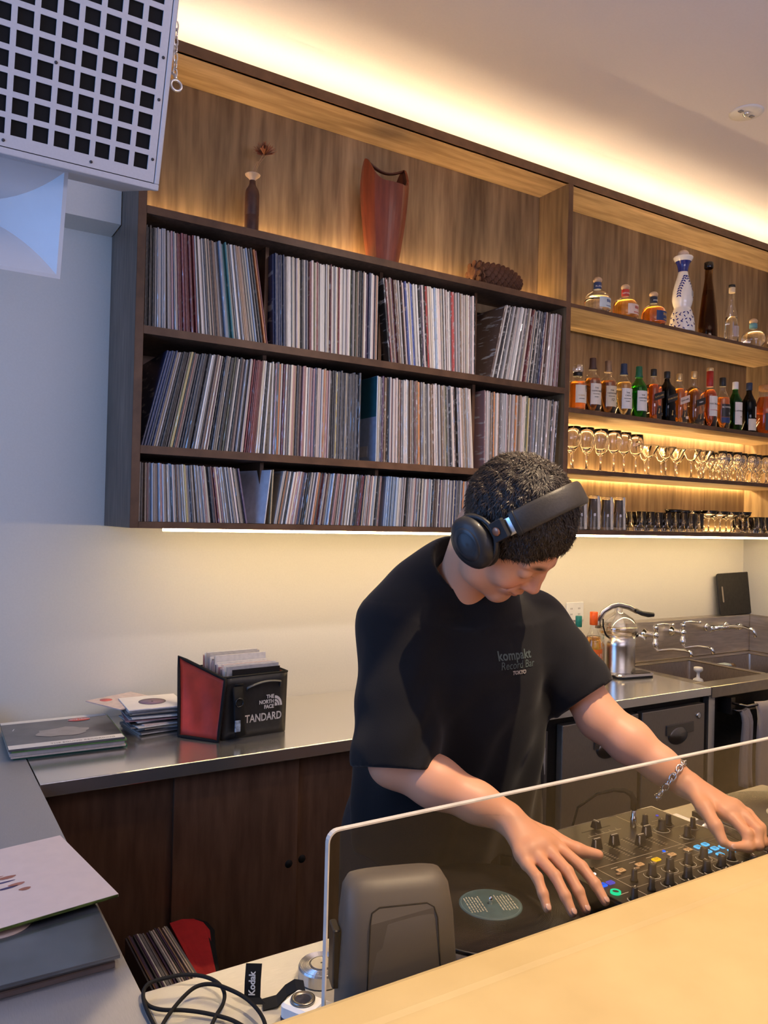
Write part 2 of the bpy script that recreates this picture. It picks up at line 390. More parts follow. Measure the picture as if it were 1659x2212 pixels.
# bar
bar = thing('bar_counter', 'ochre bar top with a rounded edge running across the lower right', 'counter', (1.2, .3, 0))
pr = [(.0, 1.05), (.702-.0, 1.06)]
prof = [(-.15, 1.022), (.698, 1.022), (.704, 1.028), (.706, 1.050), (.702, 1.058), (.694, 1.061), (.655, 1.0605), (.648, 1.0585), (-.14, 1.0585), (-.15, 1.05)]
vs = []; k = len(prof)
for x_ in (-.30, 3.3): vs += [(x_, y_, z_) for y_, z_ in prof]
fs = [tuple(range(k)), tuple(range(2*k-1, k-1, -1))]+[(i, k+i, k+(i+1) % k, (i+1) % k) for i in range(k)]
L_(MB().add(vs, fs), (1.2, .3, 0)).build('bar_top', BARM, bar, bevel=.0015)
L_(MB().box(-.28, 3.28, -.05, .44, 0, 1.022), (1.2, .3, 0)).build('front', WD, bar)
L_(MB().box(-.28, 3.28, .44, .690, .852, 1.022), (1.2, .3, 0)).build('rail', WD, bar)
# ------------------------------------------------------------------ records on the shelves
def sleeve_material(name, from_attr=False):
    m_ = bpy.data.materials.new(name); m_.use_nodes = True; nt = m_.node_tree; L = nt.links; b = nt.nodes['Principled BSDF']
    if from_attr:
        at_ = nn(nt, 'ShaderNodeAttribute'); at_.attribute_name = 'tint'; colout = at_.outputs['Color']
        rnd = at_.outputs['Alpha']
    else:
        oi = nn(nt, 'ShaderNodeObjectInfo'); colout = oi.outputs['Color']; rnd = oi.outputs['Random']
    tc = nn(nt, 'ShaderNodeTexCoord')
    mp = nn(nt, 'ShaderNodeMapping'); mp.inputs['Scale'].default_value = (260, 12, 55); L.new(tc.outputs['Object'], mp.inputs[0])
    cx = nn(nt, 'ShaderNodeCombineXYZ'); mu = nn(nt, 'ShaderNodeMath', operation='MULTIPLY'); mu.inputs[1].default_value = 37.
    L.new(rnd, mu.inputs[0]); L.new(mu.outputs[0], cx.inputs[0]); L.new(mu.outputs[0], cx.inputs[2]); L.new(cx.outputs[0], mp.inputs['Location'])
    n1 = nn(nt, 'ShaderNodeTexNoise'); n1.inputs['Scale'].default_value = 1.; n1.inputs['Detail'].default_value = 3; L.new(mp.outputs[0], n1.inputs['Vector'])
    r1 = nn(nt, 'ShaderNodeMapRange'); r1.inputs['From Min'].default_value = .58; r1.inputs['From Max'].default_value = .66
    r1.inputs['To Min'].default_value = 0; r1.inputs['To Max'].default_value = .65; L.new(n1.outputs['Fac'], r1.inputs['Value'])
    inv = nn(nt, 'ShaderNodeInvert'); inv.inputs[0].default_value = .62; L.new(colout, inv.inputs['Color'])
    mx = nn(nt, 'ShaderNodeMix', data_type='RGBA'); L.new(r1.outputs[0], mx.inputs[0]); L.new(colout, mx.inputs[6]); L.new(inv.outputs[0], mx.inputs[7])
    L.new(mx.outputs[2], b.inputs['Base Color'])
    b.inputs['Roughness'].default_value = .42; b.inputs['Coat Weight'].default_value = .55; b.inputs['Coat Roughness'].default_value = .12
    mp2 = nn(nt, 'ShaderNodeMapping'); mp2.inputs['Scale'].default_value = (300, 60, 90); L.new(tc.outputs['Object'], mp2.inputs[0]); L.new(cx.outputs[0], mp2.inputs['Location'])
    n2 = nn(nt, 'ShaderNodeTexNoise'); n2.inputs['Scale'].default_value = 1; L.new(mp2.outputs[0], n2.inputs['Vector'])
    bp = nn(nt, 'ShaderNodeBump'); bp.inputs['Strength'].default_value = .5; bp.inputs['Distance'].default_value = .002
    L.new(n2.outputs['Fac'], bp.inputs['Height']); L.new(bp.outputs[0], b.inputs['Coat Normal'])
    return m_
SLV = sleeve_material('sleeve'); SLVA = sleeve_material('sleeve_far', True)
PAL = {'white': (.78, .75, .70), 'cream': (.72, .62, .46), 'pinkish white': (.74, .60, .55), 'pale grey': (.48, .46, .46), 'grey': (.26, .245, .25),
       'dark grey': (.085, .082, .09), 'black': (.02, .02, .022), 'brown': (.16, .09, .06), 'tan': (.42, .28, .18), 'dark red': (.22, .03, .035),
       'red': (.55, .05, .04), 'navy': (.03, .045, .13), 'pale blue': (.38, .50, .68), 'teal': (.05, .32, .34), 'orange': (.75, .27, .06),
       'yellow': (.72, .55, .14), 'purple': (.12, .07, .14), 'rose': (.46, .24, .24), 'olive': (.15, .16, .08), 'blue': (.06, .12, .45)}
def pick(style):
    base = dict(white=17, cream=7, grey=11, black=14, brown=5, tan=5, navy=4, rose=4, purple=2, red=2, orange=1, yellow=1, olive=2)
    base['pinkish white'] = 12; base['pale grey'] = 12; base['dark grey'] = 9; base['dark red'] = 3; base['pale blue'] = 3; base['blue'] = 1
    if style == 'light':
        for k_ in ('white', 'cream', 'pinkish white'): base[k_] *= 2.2
        base['black'] = 13; base['dark grey'] = 8; base['red'] = 1
    if style == 'dark':
        base.update({'white': 8, 'dark grey': 20, 'black': 16, 'navy': 9, 'grey': 14, 'cream': 5})
    if style == 'rose': base.update({'rose': 22, 'tan': 10, 'pinkish white': 22, 'black': 3, 'white': 8, 'pale blue': 6})
    if style == 'fog': base.update({'pale grey': 34, 'grey': 16, 'tan': 16, 'rose': 12, 'white': 7, 'black': 2, 'dark grey': 4, 'cream': 8, 'brown': 8, 'navy': 2})
    if style == 'cold': base.update({'pale grey': 26, 'pale blue': 8, 'white': 26, 'rose': 8, 'cream': 6})
    ks = list(base); return random.choices(ks, [base[q] for q in ks])[0]
def rec_mesh(h):
    mb = MB(); d = h
    # folded cardboard sleeve: spine slightly rounded at its two long edges
    t = .5
    vs = [(-t, .0012, 0), (-t*.55, 0, 0), (t*.55, 0, 0), (t, .0012, 0), (t, d, 0), (-t, d, 0)]
    vs += [(x, y, h) for x, y, _ in vs]
    mb.add(vs, [(5, 4, 3, 2, 1, 0), (6, 7, 8, 9, 10, 11)]+[(i, (i+1) % 6, 6+(i+1) % 6, 6+i) for i in range(6)])
    me = mb.mesh('record_sleeve'); me.materials.append(SLV); return me
LPM, SGM = rec_mesh(.313), rec_mesh(.183)
ordinal = lambda n: '%d%s' % (n, 'th' if 10 <= n % 100 <= 20 else {1: 'st', 2: 'nd', 3: 'rd'}.get(n % 10, 'th'))
far_v, far_f, far_c = [], [], []
# block: x0, x1, z, lean at its left end, lean at its right end (degrees, + leans with the top to the left), style, forced colours
cv_q = []
def block(x0, x1, z, a0, a1, style, me, H, rowname, cnt, single, tmin=.0042, tmax=.0078, forced={}):
    x = x0; n = 0
    while True:
        u = (x-x0)/(x1-x0)
        a = radians(a0+(a1-a0)*min(1, u)); 
        t = random.uniform(tmin, tmax)
        da = radians(a1-a0)/((x1-x0)/((tmin+tmax)/2))
        step = t/cos(a)+random.choice((.0002, .0003, .0012))+(H*da if a1 > a0 else 0)
        if x+step > x1: break
        c = pick(style)
        for (f0, f1), v in forced.items():
            if f0 <= u < f1: c = v
        g_ = random.uniform(.62, 1.15); m_g = sum(PAL[c])/3; col = [min(1, (q*.82+m_g*.18)*g_) for q in PAL[c]]
        dz = random.uniform(-.004, .003) if H > .2 else random.uniform(-.002, .002)
        sc_h = 1+dz/H
        yy = YF+.014+random.uniform(0, .012)+(.006 if random.random() < .15 else 0)
        # top to the left = rotation about +y by -a ; pivot lower corner on the leaning side
        xc = x+t/cos(a)/2
        M = Matrix.Translation((xc, yy, z+.0006+abs(sin(a))*t/2)) @ Matrix.Rotation(-a, 4, 'Y') @ Matrix.Diagonal((t, 1, sc_h, 1))
        cnt[0] += 1
        if single:
            o = bpy.data.objects.new('single_record' if H < .2 else 'record', me); COL.objects.link(o)
            o.matrix_world = M; o.color = (*col, 1)
            kind = 'seven-inch single' if H < .2 else 'twelve-inch record'
            tag(o, f'{c} {kind} sleeve, {ordinal(cnt[0])} from the left end of the {rowname} row', 'record', f'records standing in the {rowname} row')
        else:
            b_ = len(far_v); rv = random.random()
            vs_ = [(-.5, 0, 0), (.5, 0, 0), (.5, H, 0), (-.5, H, 0), (-.5, 0, H), (.5, 0, H), (.5, H, H), (-.5, H, H)]
            far_v.extend([tuple(M @ Vector(p)) for p in vs_]); far_c.extend([(*col, rv)]*8)
            far_f.extend([tuple(b_+i for i in q) for q in ((3, 2, 1, 0), (4, 5, 6, 7), (0, 1, 5, 4), (1, 2, 6, 5), (2, 3, 7, 6), (3, 0, 4, 7))])
        if random.random() < (.45 if H > .2 else .3):
            cv_q.append((M.copy(), t, H, random.uniform(.004, .013)))
        x += step
Z1, Z2, Z3 = 2.131, 1.762, 1.527
cu, cm, cl = [0], [0], [0]
block(.621, 1.041, Z1, .3, 9.5, 'mix', LPM, .313, 'upper', cu, True, forced={(0, .06): 'black', (.07, .2): 'pale grey', (.25, .40): 'dark red', (.62, .66): 'pale blue', (.66, .70): 'teal', (.93, .97): 'orange'})
block(1.058, 1.470, Z1, 2.0, .2, 'light', LPM, .313, 'upper', cu, True, forced={(0, .10): 'navy'})
block(1.519, 1.925, Z1, 6.5, 1.2, 'light', LPM, .313, 'upper', cu, False, forced={(0, .015): 'black', (.26, .29): 'blue', (.7, .73): 'red', (.95, 1): 'black'})
block(1.995, 2.372, Z1, -13, -3, 'light', LPM, .313, 'upper', cu, False, forced={(0, .015): 'brown', (.93, 1): 'rose'})
block(.624, 1.036, Z2, -13.5, -3, 'mix', LPM, .313, 'middle', cm, True, forced={(0, .05): 'navy', (.12, .17): 'black', (.28, .4): 'dark grey', (.8, .9): 'dark red'})
block(1.052, 1.40, Z2, -.8, 0, 'rose', LPM, .313, 'middle', cm, True, forced={(.62, 1): 'dark grey', (.70, .72): 'yellow', (.82, .84): 'cream'})
block(1.470, 1.93, Z2, 0, 4.5, 'fog', LPM, .313, 'middle', cm, False)
block(1.972, 2.352, Z2, 1, -4, 'fog', LPM, .313, 'middle', cm, False)
block(.619, .985, Z3, .3, 11, 'cold', SGM, .183, 'lower', cl, True, .0038, .0066)
block(1.072, 1.49, Z3, -9.5, -4, 'cold', SGM, .183, 'lower', cl, True, .0038, .0066)
block(1.512, 1.944, Z3, -3.5, -1, 'cold', SGM, .183, 'lower', cl, True, .0038, .0066, forced={(0, .12): 'pale blue', (.93, .95): 'red'})
block(1.961, 2.37, Z3, 1, 3, 'cold', SGM, .183, 'lower', cl, True, .0045, .0075)
cv = MB()
for M, t, H, e_ in cv_q:
    a_, b_ = random.uniform(-.3, .3), random.uniform(.05, .4)*H
    cv.add([M @ Vector(p) for p in ((a_, .0, H*.97), (a_, b_, H*.97), (a_+.25, b_, H+e_*.6), (a_+.2, .004, H+e_))], [(0, 1, 2, 3)])
    # crinkled plastic edge standing proud of the spine, catching the light
    n_ = 14; vs = []
    for i in range(n_+1):
        z_ = H*i/n_; q = random.uniform(-.0022, -.0004)
        vs += [M @ Vector((-.46+random.uniform(-.05, .05), .001, z_)), M @ Vector((-.1+random.uniform(-.2, .3), q, z_)), M @ Vector((.3+random.uniform(-.1, .15), .0006, z_))]
    fs = []
    for i in range(n_):
        b0 = i*3; fs += [(b0, b0+1, b0+4, b0+3), (b0+1, b0+2, b0+5, b0+4)]
    cv.add(vs, fs)
tag(cv.build('plastic_covers', glassmat('sleeve_plastic', edge=(1, 1, 1), body=.10, fmax=.5, rough=.10)), 'clear crinkled plastic covers on the shelved records, catching the light', 'plastic covers', kind='stuff')
fm = bpy.data.meshes.new('records'); fm.from_pydata(far_v, [], far_f)
ca = fm.color_attributes.new('tint', 'FLOAT_COLOR', 'POINT'); ca.data.foreach_set('color', [q for c in far_c for q in c])
tag(link('records', fm, SLVA), 'twelve-inch record sleeves packed in the right half of the upper and middle rows', 'records', kind='stuff')
# a few sleeves that show their faces
def faced(name, x, z, rz, H, col, lab, ry=0, t=.004, y=YF+.02, extra=None):
    o = MB().box(-t/2, t/2, 0, H, 0, H).build(name, mat('face_'+lab[:14], col, .35, coat=.4), None, (x, y, z), (0, ry, rz))
    tag(o, lab, 'record'); return o
o = faced('record', 1.4655, Z2+.001, 0, .313, (.40, .50, .66), 'pale blue and teal record sleeve with its face showing in the middle row', y=YF+.012)
MB().box(-.0026, -.0021, .001, .312, .165, .312).build('upper_half', mat('sleeve_teal', (.03, .15, .19), .35), o)
MB().box(-.0027, -.0022, .06, .20, .02, .06).build('printed_box', mat('sleeve_white_block', (.6, .6, .6), .4), o)
o = faced('single_record', 1.036, Z3+.001, radians(14), .183, (.66, .70, .80), 'white single sleeve with a dark oval, leaning the other way in the lower row', ry=radians(7), y=YF+.012)
o = faced('single_record', 1.058, Z3+.001, radians(4), .183, (.52, .42, .26), 'tan single sleeve standing right of the white one in the lower row', ry=radians(2), y=YF+.014)
# vertical inner sleeve in the first upper block
# ------------------------------------------------------------------ objects on the upper shelf
SH = 2.5025
t = thing('bud_vase', 'slim brown bottle vase with a pale rim holding one dried flower', 'vase', (.992, 2.522, SH))
CER = mat('ceramic_brown', (.075, .028, .018), .5, var=.2, scale=30)
MB().lathe([(.022, 0), (.0245, .003), (.0245, .075), (.0238, .0765), (.0245, .078), (.0245, .150), (.022, .165), (.014, .178), (.011, .186), (.0105, .200)], 28).build('body', CER, t)
MB().lathe([(.0105, .198), (.0115, .204), (.025, .216), (.0262, .219), (.024, .220), (.012, .213), (.008, .206)], 28, cap=False).build('rim', mat('rim_bone', (.55, .42, .30), .4), t)
fl = thing('dried_flower', 'dried brown seed-head flower standing in the slim vase', 'dried flower', (.992, 2.522, SH+.19))
STM = mat('dried_stem', (.42, .27, .14), .8)
for k, (dx, tx) in enumerate(((0, .040), (.004, .046), (-.002, .034), (.002, .028), (-.004, .022))):
    top = .118-.012*k
    MB().tube([(dx, 0, 0), (dx+.004, 0, .04), (tx*.5, -.002*k, .075), (tx, .003*k-.004, top)], [.0019, .0017, .0015, .0013], 6).build('stem', STM, fl)
fh = MB()
rs = random.Random(3)
for i in range(260):
    th, ph = rs.uniform(0, 2*pi), rs.uniform(0, 1.45)
    d = Vector((sin(ph)*cos(th), sin(ph)*sin(th), cos(ph))); L0 = rs.uniform(.026, .044)
    b0 = Vector((.040, 0, .108)); e = b0+d*L0; s_ = d.orthogonal().normalized()*.0018
    fh.add([b0+s_*.4, b0-s_*.4, e-s_, e+s_, e+d*.003], [(0, 1, 2, 4, 3)])
tag(fh.build('petals', mat('dried_petal', (.34, .14, .08), .9), fl), kind='stuff')

bk = thing('ice_bucket', 'tall red-brown stave wood bucket with horned rim and bar handle', 'bucket', (1.520, 2.522, SH))
TEAK = mat('teak_red', (.20, .045, .020), .42, col2=(.14, .030, .014), scale=10, stretch=(6, 6, .6), coat=.2)
def brad(z):
    u = z/.40; return .058+.036*sin(min(1, u*1.12)*pi*.5)-.006*max(0, u-.75)*4
NS = 10
def rimz(a):   # rim rises into two horns at left and right
    return .292+.100*max(0, abs(cos(a)))**5
for i in range(NS):
    a0 = 2*pi*(i)/NS; vs = []; fs = []; nz = 12; na = 4
    for layer in (0, 1):
        for j in range(nz+1):
            for q in range(na+1):
                aa = a0+(2*pi/NS)*q/na; z = rimz(aa)*j/nz
                R_ = brad(z)-(.008 if layer else 0)
                # flat facet: chord
                amid = a0+pi/NS; R2 = R_*cos(pi/NS)/cos(aa-amid)
                R2 = .5*R2+.5*R_
                vs.append((R2*cos(aa), R2*sin(aa), z))
    W_ = na+1; H_ = nz+1
    for layer in (0, 1):
        for j in range(nz):
            for q in range(na):
                b0 = layer*W_*H_+j*W_+q; f_ = (b0, b0+1, b0+W_+1, b0+W_)
                fs.append(f_ if layer == 0 else f_[::-1])
    for q in range(na): fs.append((nz*W_+q, nz*W_+q+1, W_*H_+nz*W_+q+1, W_*H_+nz*W_+q))
    MB().add(vs, fs, 0, False).build('stave', TEAK, bk)
MB().lathe([(.0, .0), (.056, .0), (.056, .006), (0, .006)], 24, cap=False).build('base', TEAK, bk)
pts = [(-.078, 0, .372), (-.066, 0, .385), (-.03, 0, .378), (.0, 0, .368), (.03, 0, .358), (.058, 0, .352), (.078, 0, .362)]
pts = [(-.085+.17*i/10, 0, .388-.030*sin(pi*i/10)) for i in range(11)]
MB().tube(pts, .006, 10, flat=(1.4, .8)).build('handle', mat('teak_dark', (.10, .03, .015), .45), bk)
MB().lathe([(.082, .20), (.084, .285), (.078, .286), (.076, .20)], 30, cap=True).build('liner', BLACKM, bk)

pc = thing('pine_cone', 'very large brown pine cone lying on its side on the upper shelf', 'pine cone', (2.062, 2.520, SH+.058), rot=(0, radians(90), radians(3))); pc.scale = (1.05, 1.05, 1.10)
CONE = mat('cone_brown', (.17, .075, .038), .75, col2=(.07, .028, .015), scale=40)
def coneR(u): return .056*(sin(pi*min(1, (u*.86+.14)))**.55)*(1-.25*u*0)
core = MB().lathe([(max(.004, coneR(u)*.62), -.115+.235*u) for u in [i/14 for i in range(15)]], 16); core.build('core', CONE, pc)
sm_ = MB()
ww, ll = .0125, .030
pts = []
for i in range(7):
    a = -pi/2+pi*i/6; pts.append((ww*sin(a)*.95, ll*.62+ll*.38*cos(a)))
poly = [(-ww*.35, 0), (ww*.35, 0)]+[(p[0], p[1]) for p in pts[::-1]]
sm_.prism(poly, -.002, .0035); sm_.ball((0, ll*.88, .0025), .0048, 4, sc=(1.2, .9, .9))
smesh = sm_.mesh('scale'); smesh.materials.append(CONE)
GA = 2.399963
for i in range(170):
    u = (i+.5)/170; z = .120-.232*u; R_ = max(.008, coneR(1-u)); a = i*GA
    o = link('scale', smesh, None, pc)
    rad = Vector((cos(a), sin(a), 0)); tilt = .55 if u < .9 else .95
    fwd = (rad*sin(pi/2*tilt+.1)+Vector((0, 0, cos(pi/2*tilt+.1)))).normalized()*1.0
    nrm = (Vector((0, 0, 1))-fwd*fwd.z).normalized(); side = fwd.cross(nrm)
    M = Matrix.Identity(4)
    k_ = .62+.5*R_/.056
    for r_ in range(3):
        M[r_][0] = side[r_]*k_; M[r_][1] = fwd[r_]*k_; M[r_][2] = nrm[r_]*k_; M[r_][3] = (rad*(R_*.52))[r_]+(z if r_ == 2 else 0)
    o.matrix_local = M

# ------------------------------------------------------------------ bottles
GB = glassmat('bottle_glass', edge=(1, .96, .9), fmax=.6, rough=.04, body=.05)
def liquid(name, col, rough=.02):
    m_ = mat('liquid_'+name, col, rough, trans=1., ior=1.33, var=.0); return m_
AMBER = liquid('amber', (1.0, .36, .045)); GOLD = liquid('gold', (1.0, .58, .12)); REDAM = liquid('red_amber', (.85, .20, .02))
CLEAR = liquid('clear', (.97, .97, .95)); GREENL = liquid('green', (.10, .42, .06)); DARKG = liquid('dark', (.10, .05, .02)); PALEG = liquid('pale_gold', (1., .74, .30))
BROWNG = liquid('brown_glass', (.42, .17, .03)); LGREEN = liquid('deep_green', (.04, .20, .04))
PAPER = mat('label_paper', (.78, .70, .58), .6, var=.02); PAPERW = mat('label_white', (.80, .76, .70), .6, var=.02)
PAPERT = mat('label_tan', (.70, .58, .40), .6, var=.03); PAPERK = mat('label_black', (.015, .014, .016), .4); PAPERB = mat('label_blue', (.02, .05, .16), .5)
PAPERR = mat('label_red', (.50, .05, .04), .5); PAPERP = mat('label_pinkish', (.80, .62, .52), .6)
INKR = mat('ink_red', (.55, .06, .04), .5); INKB = mat('ink_blue', (.03, .08, .30), .5); INKG = mat('ink_gold', (.65, .45, .18), .4, .3); INKW = mat('ink_white', (.85, .84, .82), .5)
def bend_text(s, size, R, z, mt, parent, a=-pi/2, name='lettering', **kw):
    me = text_mesh(s, size, **kw)
    co = np.empty(len(me.vertices)*3, 'f'); me.vertices.foreach_get('co', co); co = co.reshape(-1, 3)
    an = a+co[:, 0]/R; rr = R+.0006+co[:, 2]
    out = np.stack([rr*np.cos(an), rr*np.sin(an), z+co[:, 1]], 1).astype('f')
    me.vertices.foreach_set('co', out.ravel()); me.update()
    return link(name, me, mt, parent)
def label_patch(R, z0, z1, half, mt, parent, a=-pi/2, name='label', skew=0.):
    vs = []; fs = []; n = 14
    for j, z in enumerate((z0, z1)):
        for i in range(n+1):
            an = a-half+2*half*i/n; vs.append((R*cos(an), R*sin(an), z+skew*(i/n-.5)))
    for i in range(n): fs.append((i, i+1, n+1+i+1, n+1+i))
    return MB().add(vs, fs, 0, True).build(name, mt, parent)
def flat_label(x0, x1, y, z0, z1, mt, parent, name='label', skew=0.):
    return MB().add([(x0, y, z0), (x1, y, z0+skew), (x1, y, z1+skew), (x0, y, z1), (x0, y+.0006, z0), (x1, y+.0006, z0+skew), (x1, y+.0006, z1+skew), (x0, y+.0006, z1)],
                    [(0, 1, 2, 3), (7, 6, 5, 4), (0, 4, 5, 1), (1, 5, 6, 2), (2, 6, 7, 3), (3, 7, 4, 0)]).build(name, mt, parent)
def bottle(lab, x, z, prof, liq, fill, cap, capz, y=2.485, group='whisky bottles on the middle bar shelf', sq=None, n=28, glass=None, sx=1, sy=1, cat='bottle'):
    """prof: outer profile [(r,z)...], fill: liquid level"""
    t = thing('bottle', lab, cat, (x, y, z), group=group)
    if sq:
        def lat(pf):
            mb = MB(); nn_ = 20; vs = []; fs = []
            for r_, zz in pf:
                e = sq if r_ > .02 else 2.0
                for i in range(nn_):
                    a = 2*pi*i/nn_+pi/nn_; c_, s_ = cos(a), sin(a)
                    q = (abs(c_)**e+abs(s_)**e)**(-1/e); vs.append((r_*q*c_*sx, r_*q*s_*sy, zz))
            for j in range(len(pf)-1):
                for i in range(nn_): fs.append((j*nn_+i, j*nn_+(i+1) % nn_, (j+1)*nn_+(i+1) % nn_, (j+1)*nn_+i))
            fs += [tuple(range(nn_-1, -1, -1)), tuple((len(pf)-1)*nn_+i for i in range(nn_))]
            return mb.add(vs, fs, 0, True)
    else:
        def lat(pf): return MB().lathe(pf, n, sx=sx, sy=sy)
    lat(prof).build('glass', glass or GB, t)
    if liq is not None:
        inner = []
        for i, (r_, zz) in enumerate(prof):
            if zz <= fill: inner.append((max(.003, r_-.0022), max(zz, .005) if i == 0 else zz+.001))
            else:
                r0, z0 = prof[i-1]; k_ = (fill-z0)/max(1e-6, zz-z0); inner.append((max(.003, r0+(r_-r0)*k_-.0022), fill)); break
        lat(inner).build('liquid', liq, t)
    if cap is not None:
        cr, ch, cm_ = cap
        MB().lathe([(cr*.96, capz), (cr, capz+.001), (cr, capz+ch-.002), (cr*.9, capz+ch)], 20).build('cap', cm_, t)
    return t
CORK = mat('cork', (.52, .36, .22), .8); GLASSC = glassmat('stopper_glass', edge=(1, 1, 1), body=.35)
BZ = 2.0515
# 1 faceted decanter with glass stopper
t = bottle('faceted square decanter of amber whisky with a clear glass stopper and cream label', 2.515, BZ,
           [(.034, 0), (.038, .004), (.038, .012), (.037, .118), (.034, .130), (.016, .136), (.0155, .150)], AMBER, .125, None, 0, n=12)
MB().lathe([(.019, .150), (.021, .153), (.021, .166), (.018, .168)], 20).build('collar', BLACKP, t)
MB().lathe([(.0215, .168), (.024, .172), (.024, .198), (.020, .202)], 20).build('stopper', GLASSC, t)
label_patch(.0388, .030, .108, 1.0, PAPER, t); bend_text('HIBIKI', .010, .0388, .062, INKG, t, a=-pi/2-.25, spacing=1.3)
bend_text('響', .030, .0388, .092, INK, t, a=-pi/2+.55); bend_text('JAPANESE', .006, .0388, .048, INK, t, a=-pi/2-.25)
def std(r=.0365, sh=.145, nk=.012, h=.215):
    return [(r*.94, 0), (r, .004), (r, sh), (r*.93, sh+.012), (r*.72, sh+.024), (nk*1.5, sh+.036), (nk*1.15, sh+.046), (nk, sh+.058), (nk, h)]
def jp(lab, x, liq, fill, capm, paper, lines, kanji, h=.198, cap_h=.045, glass=None, r=.0375):
    t = bottle(lab, x, BZ, std(r, .140, .0125, h), liq, fill, None, 0, glass=glass)
    MB().lathe([(.017, h-.008), (.0195, h-.006), (.0165, h+.004), (.0150, h+.020), (.0150, h+cap_h-.002), (.0135, h+cap_h)], 20).build('cap', capm, t)
    R_ = r+.0008
    label_patch(R_, .032, .125, 1.0, paper, t)
    for i, s_ in enumerate(lines): bend_text(s_, .0095 if i < 2 else .0055, R_, .104-.013*i, INK, t, a=-pi/2-.28, ax='CENTER')
    bend_text(kanji, .026, R_, .095, INK, t, a=-pi/2+.72)
    return t
jp('tall brown-capped whisky bottle with a cream label, second in the bottle row', 2.607, BROWNG, .150, mat('cap_brown', (.09, .045, .03), .5), PAPER, ['THE', 'YAMAZAKI', 'SINGLE MALT', 'WHISKY'], '山')
t = jp('bronze-capped whisky bottle with a tan label marked 12, third in the bottle row', 2.705, BROWNG, .150, mat('cap_bronze', (.30, .19, .11), .35, .4), PAPERT, ['THE', 'YAMAZAKI', 'SINGLE MALT'], '崎')
bend_text('12', .017, .0383, .062, INK, t, a=-pi/2-.2)
jp('navy-capped pale whisky bottle with a white label, fourth in the bottle row', 2.808, PALEG, .155, mat('cap_navy', (.02, .04, .09), .45), PAPERW, ['THE', 'CHITA', 'SINGLE GRAIN', 'WHISKY'], '知')
jp('green glass whisky bottle with a green cap and white label', 2.910, GREENL, .150, mat('cap_green', (.01, .13, .06), .45), PAPERW, ['THE', 'HAKUSHU', 'SINGLE MALT'], '白', glass=glassmat('green_glass', tint=(.35, .75, .35), edge=(.6, 1, .6)))
def sqr(lab, x, liq, capm, labm, inkm, txt, h=.215, r=.034, fill=.168, glass=None, nk=.0115):
    t = bottle(lab, x, BZ, [(r*.95, 0), (r, .004), (r*.98, .150), (r*.86, .166), (r*.55, .182), (nk*1.1, .196), (nk, .206), (nk, h)], liq, fill, (.0145, .034, capm), h-.006, sq=5, glass=glass)
    if labm:
        flat_label(-.034, .034, -r-.0016, .085, .118, labm, t, skew=.022)
        me_ = text_mesh(txt, .0105); me_.transform(frontM(0, -r-.0022, .112, rz=0) @ Matrix.Rotation(radians(18), 4, 'Z')); link('lettering', me_, inkm, t)
    MB().box(.008, .026, -r-.0016, -r-.001, .022, .034).build('label', labm or PAPERP, t)
    # striding figure mark pressed on the lower front
    MB().add([(0, -r-.0018, .030), (.003, -r-.0018, .030), (.001, -r-.0018, .042), (.004, -r-.0018, .052), (-.001, -r-.0018, .056), (-.003, -r-.0018, .042), (-.007, -r-.0018, .030)], [(0, 1, 2, 3, 4, 5, 6)]).build('emblem', INKG, t)
    return t
sqr('square amber whisky bottle with a slanted black label and black cap', 3.012, REDAM, BLACKP, PAPERK, INKG, 'BLACK LABEL')
sqr('square near-black whisky bottle with a slanted dark label', 3.108, DARKG, BLACKP, PAPERK, INKG, 'DOUBLE BLACK', glass=glassmat('smoke_glass', tint=(.12, .11, .11), edge=(.5, .5, .5)))
sqr('square amber bottle with gold cap and cream label left of the big gold-capped bottle', 3.198, AMBER, mat('cap_gold', (.70, .48, .22), .3, .6), PAPERP, INK, 'GOLD LABEL')
sqr('wide square dark amber bottle with a gold cap and slanted black label', 3.308, BROWNG, mat('cap_gold', (.70, .48, .22), .3, .6), PAPERK, INKW, 'Walker', h=.240, r=.042, fill=.19, nk=.014)
t = bottle('tall red-necked amber bottle with a white label', 3.432, BZ, std(.036, .160, .014, .235), REDAM, .19, (.0165, .018, mat('cap_goldtop', (.75, .55, .28), .35, .5)), .282)
MB().lathe([(.0155, .205), (.0165, .207), (.0165, .283)], 20).build('neck_foil', mat('foil_red', (.42, .025, .02), .4), t)
label_patch(.0368, .055, .155, .95, PAPERW, t); bend_text('MACALLAN', .0115, .0368, .116, INK, t, a=-pi/2-.1); bend_text('HIGHLAND SINGLE MALT', .0055, .0368, .085, INKR, t)
t = bottle('dark-labelled amber bottle marked 12 with a black cap', 3.535, BZ, std(.036, .150, .0135, .222), AMBER, .16, (.0160, .045, BLACKP), .218)
label_patch(.0368, .060, .125, 1.0, PAPERK, t); label_patch(.0368, .030, .058, 1.0, PAPERB, t)
bend_text('BOWMORE', .0125, .0368, .109, INKW, t, a=-pi/2-.1); bend_text('12', .014, .0368, .078, INKW, t, a=-pi/2+.2)
t = bottle('green bottle with a white cap and a tall white label', 3.640, BZ, std(.034, .150, .013, .225), LGREEN, .19, (.0150, .038, WHITEP), .215, glass=glassmat('dark_green_glass', tint=(.2, .45, .2), edge=(.6, .9, .6)))
label_patch(.0348, .030, .145, .95, PAPERW, t); bend_text('LAPHROAIG', .0115, .0348, .100, INK, t, a=-pi/2-.05); bend_text('10', .010, .0348, .07, INK, t)
t = bottle('near-black bottle with a navy cap and cream labels', 3.757, BZ, std(.035, .155, .0135, .228), DARKG, .17, (.0155, .040, mat('cap_navy', (.02, .04, .09), .45)), .222, glass=glassmat('smoke_glass'))
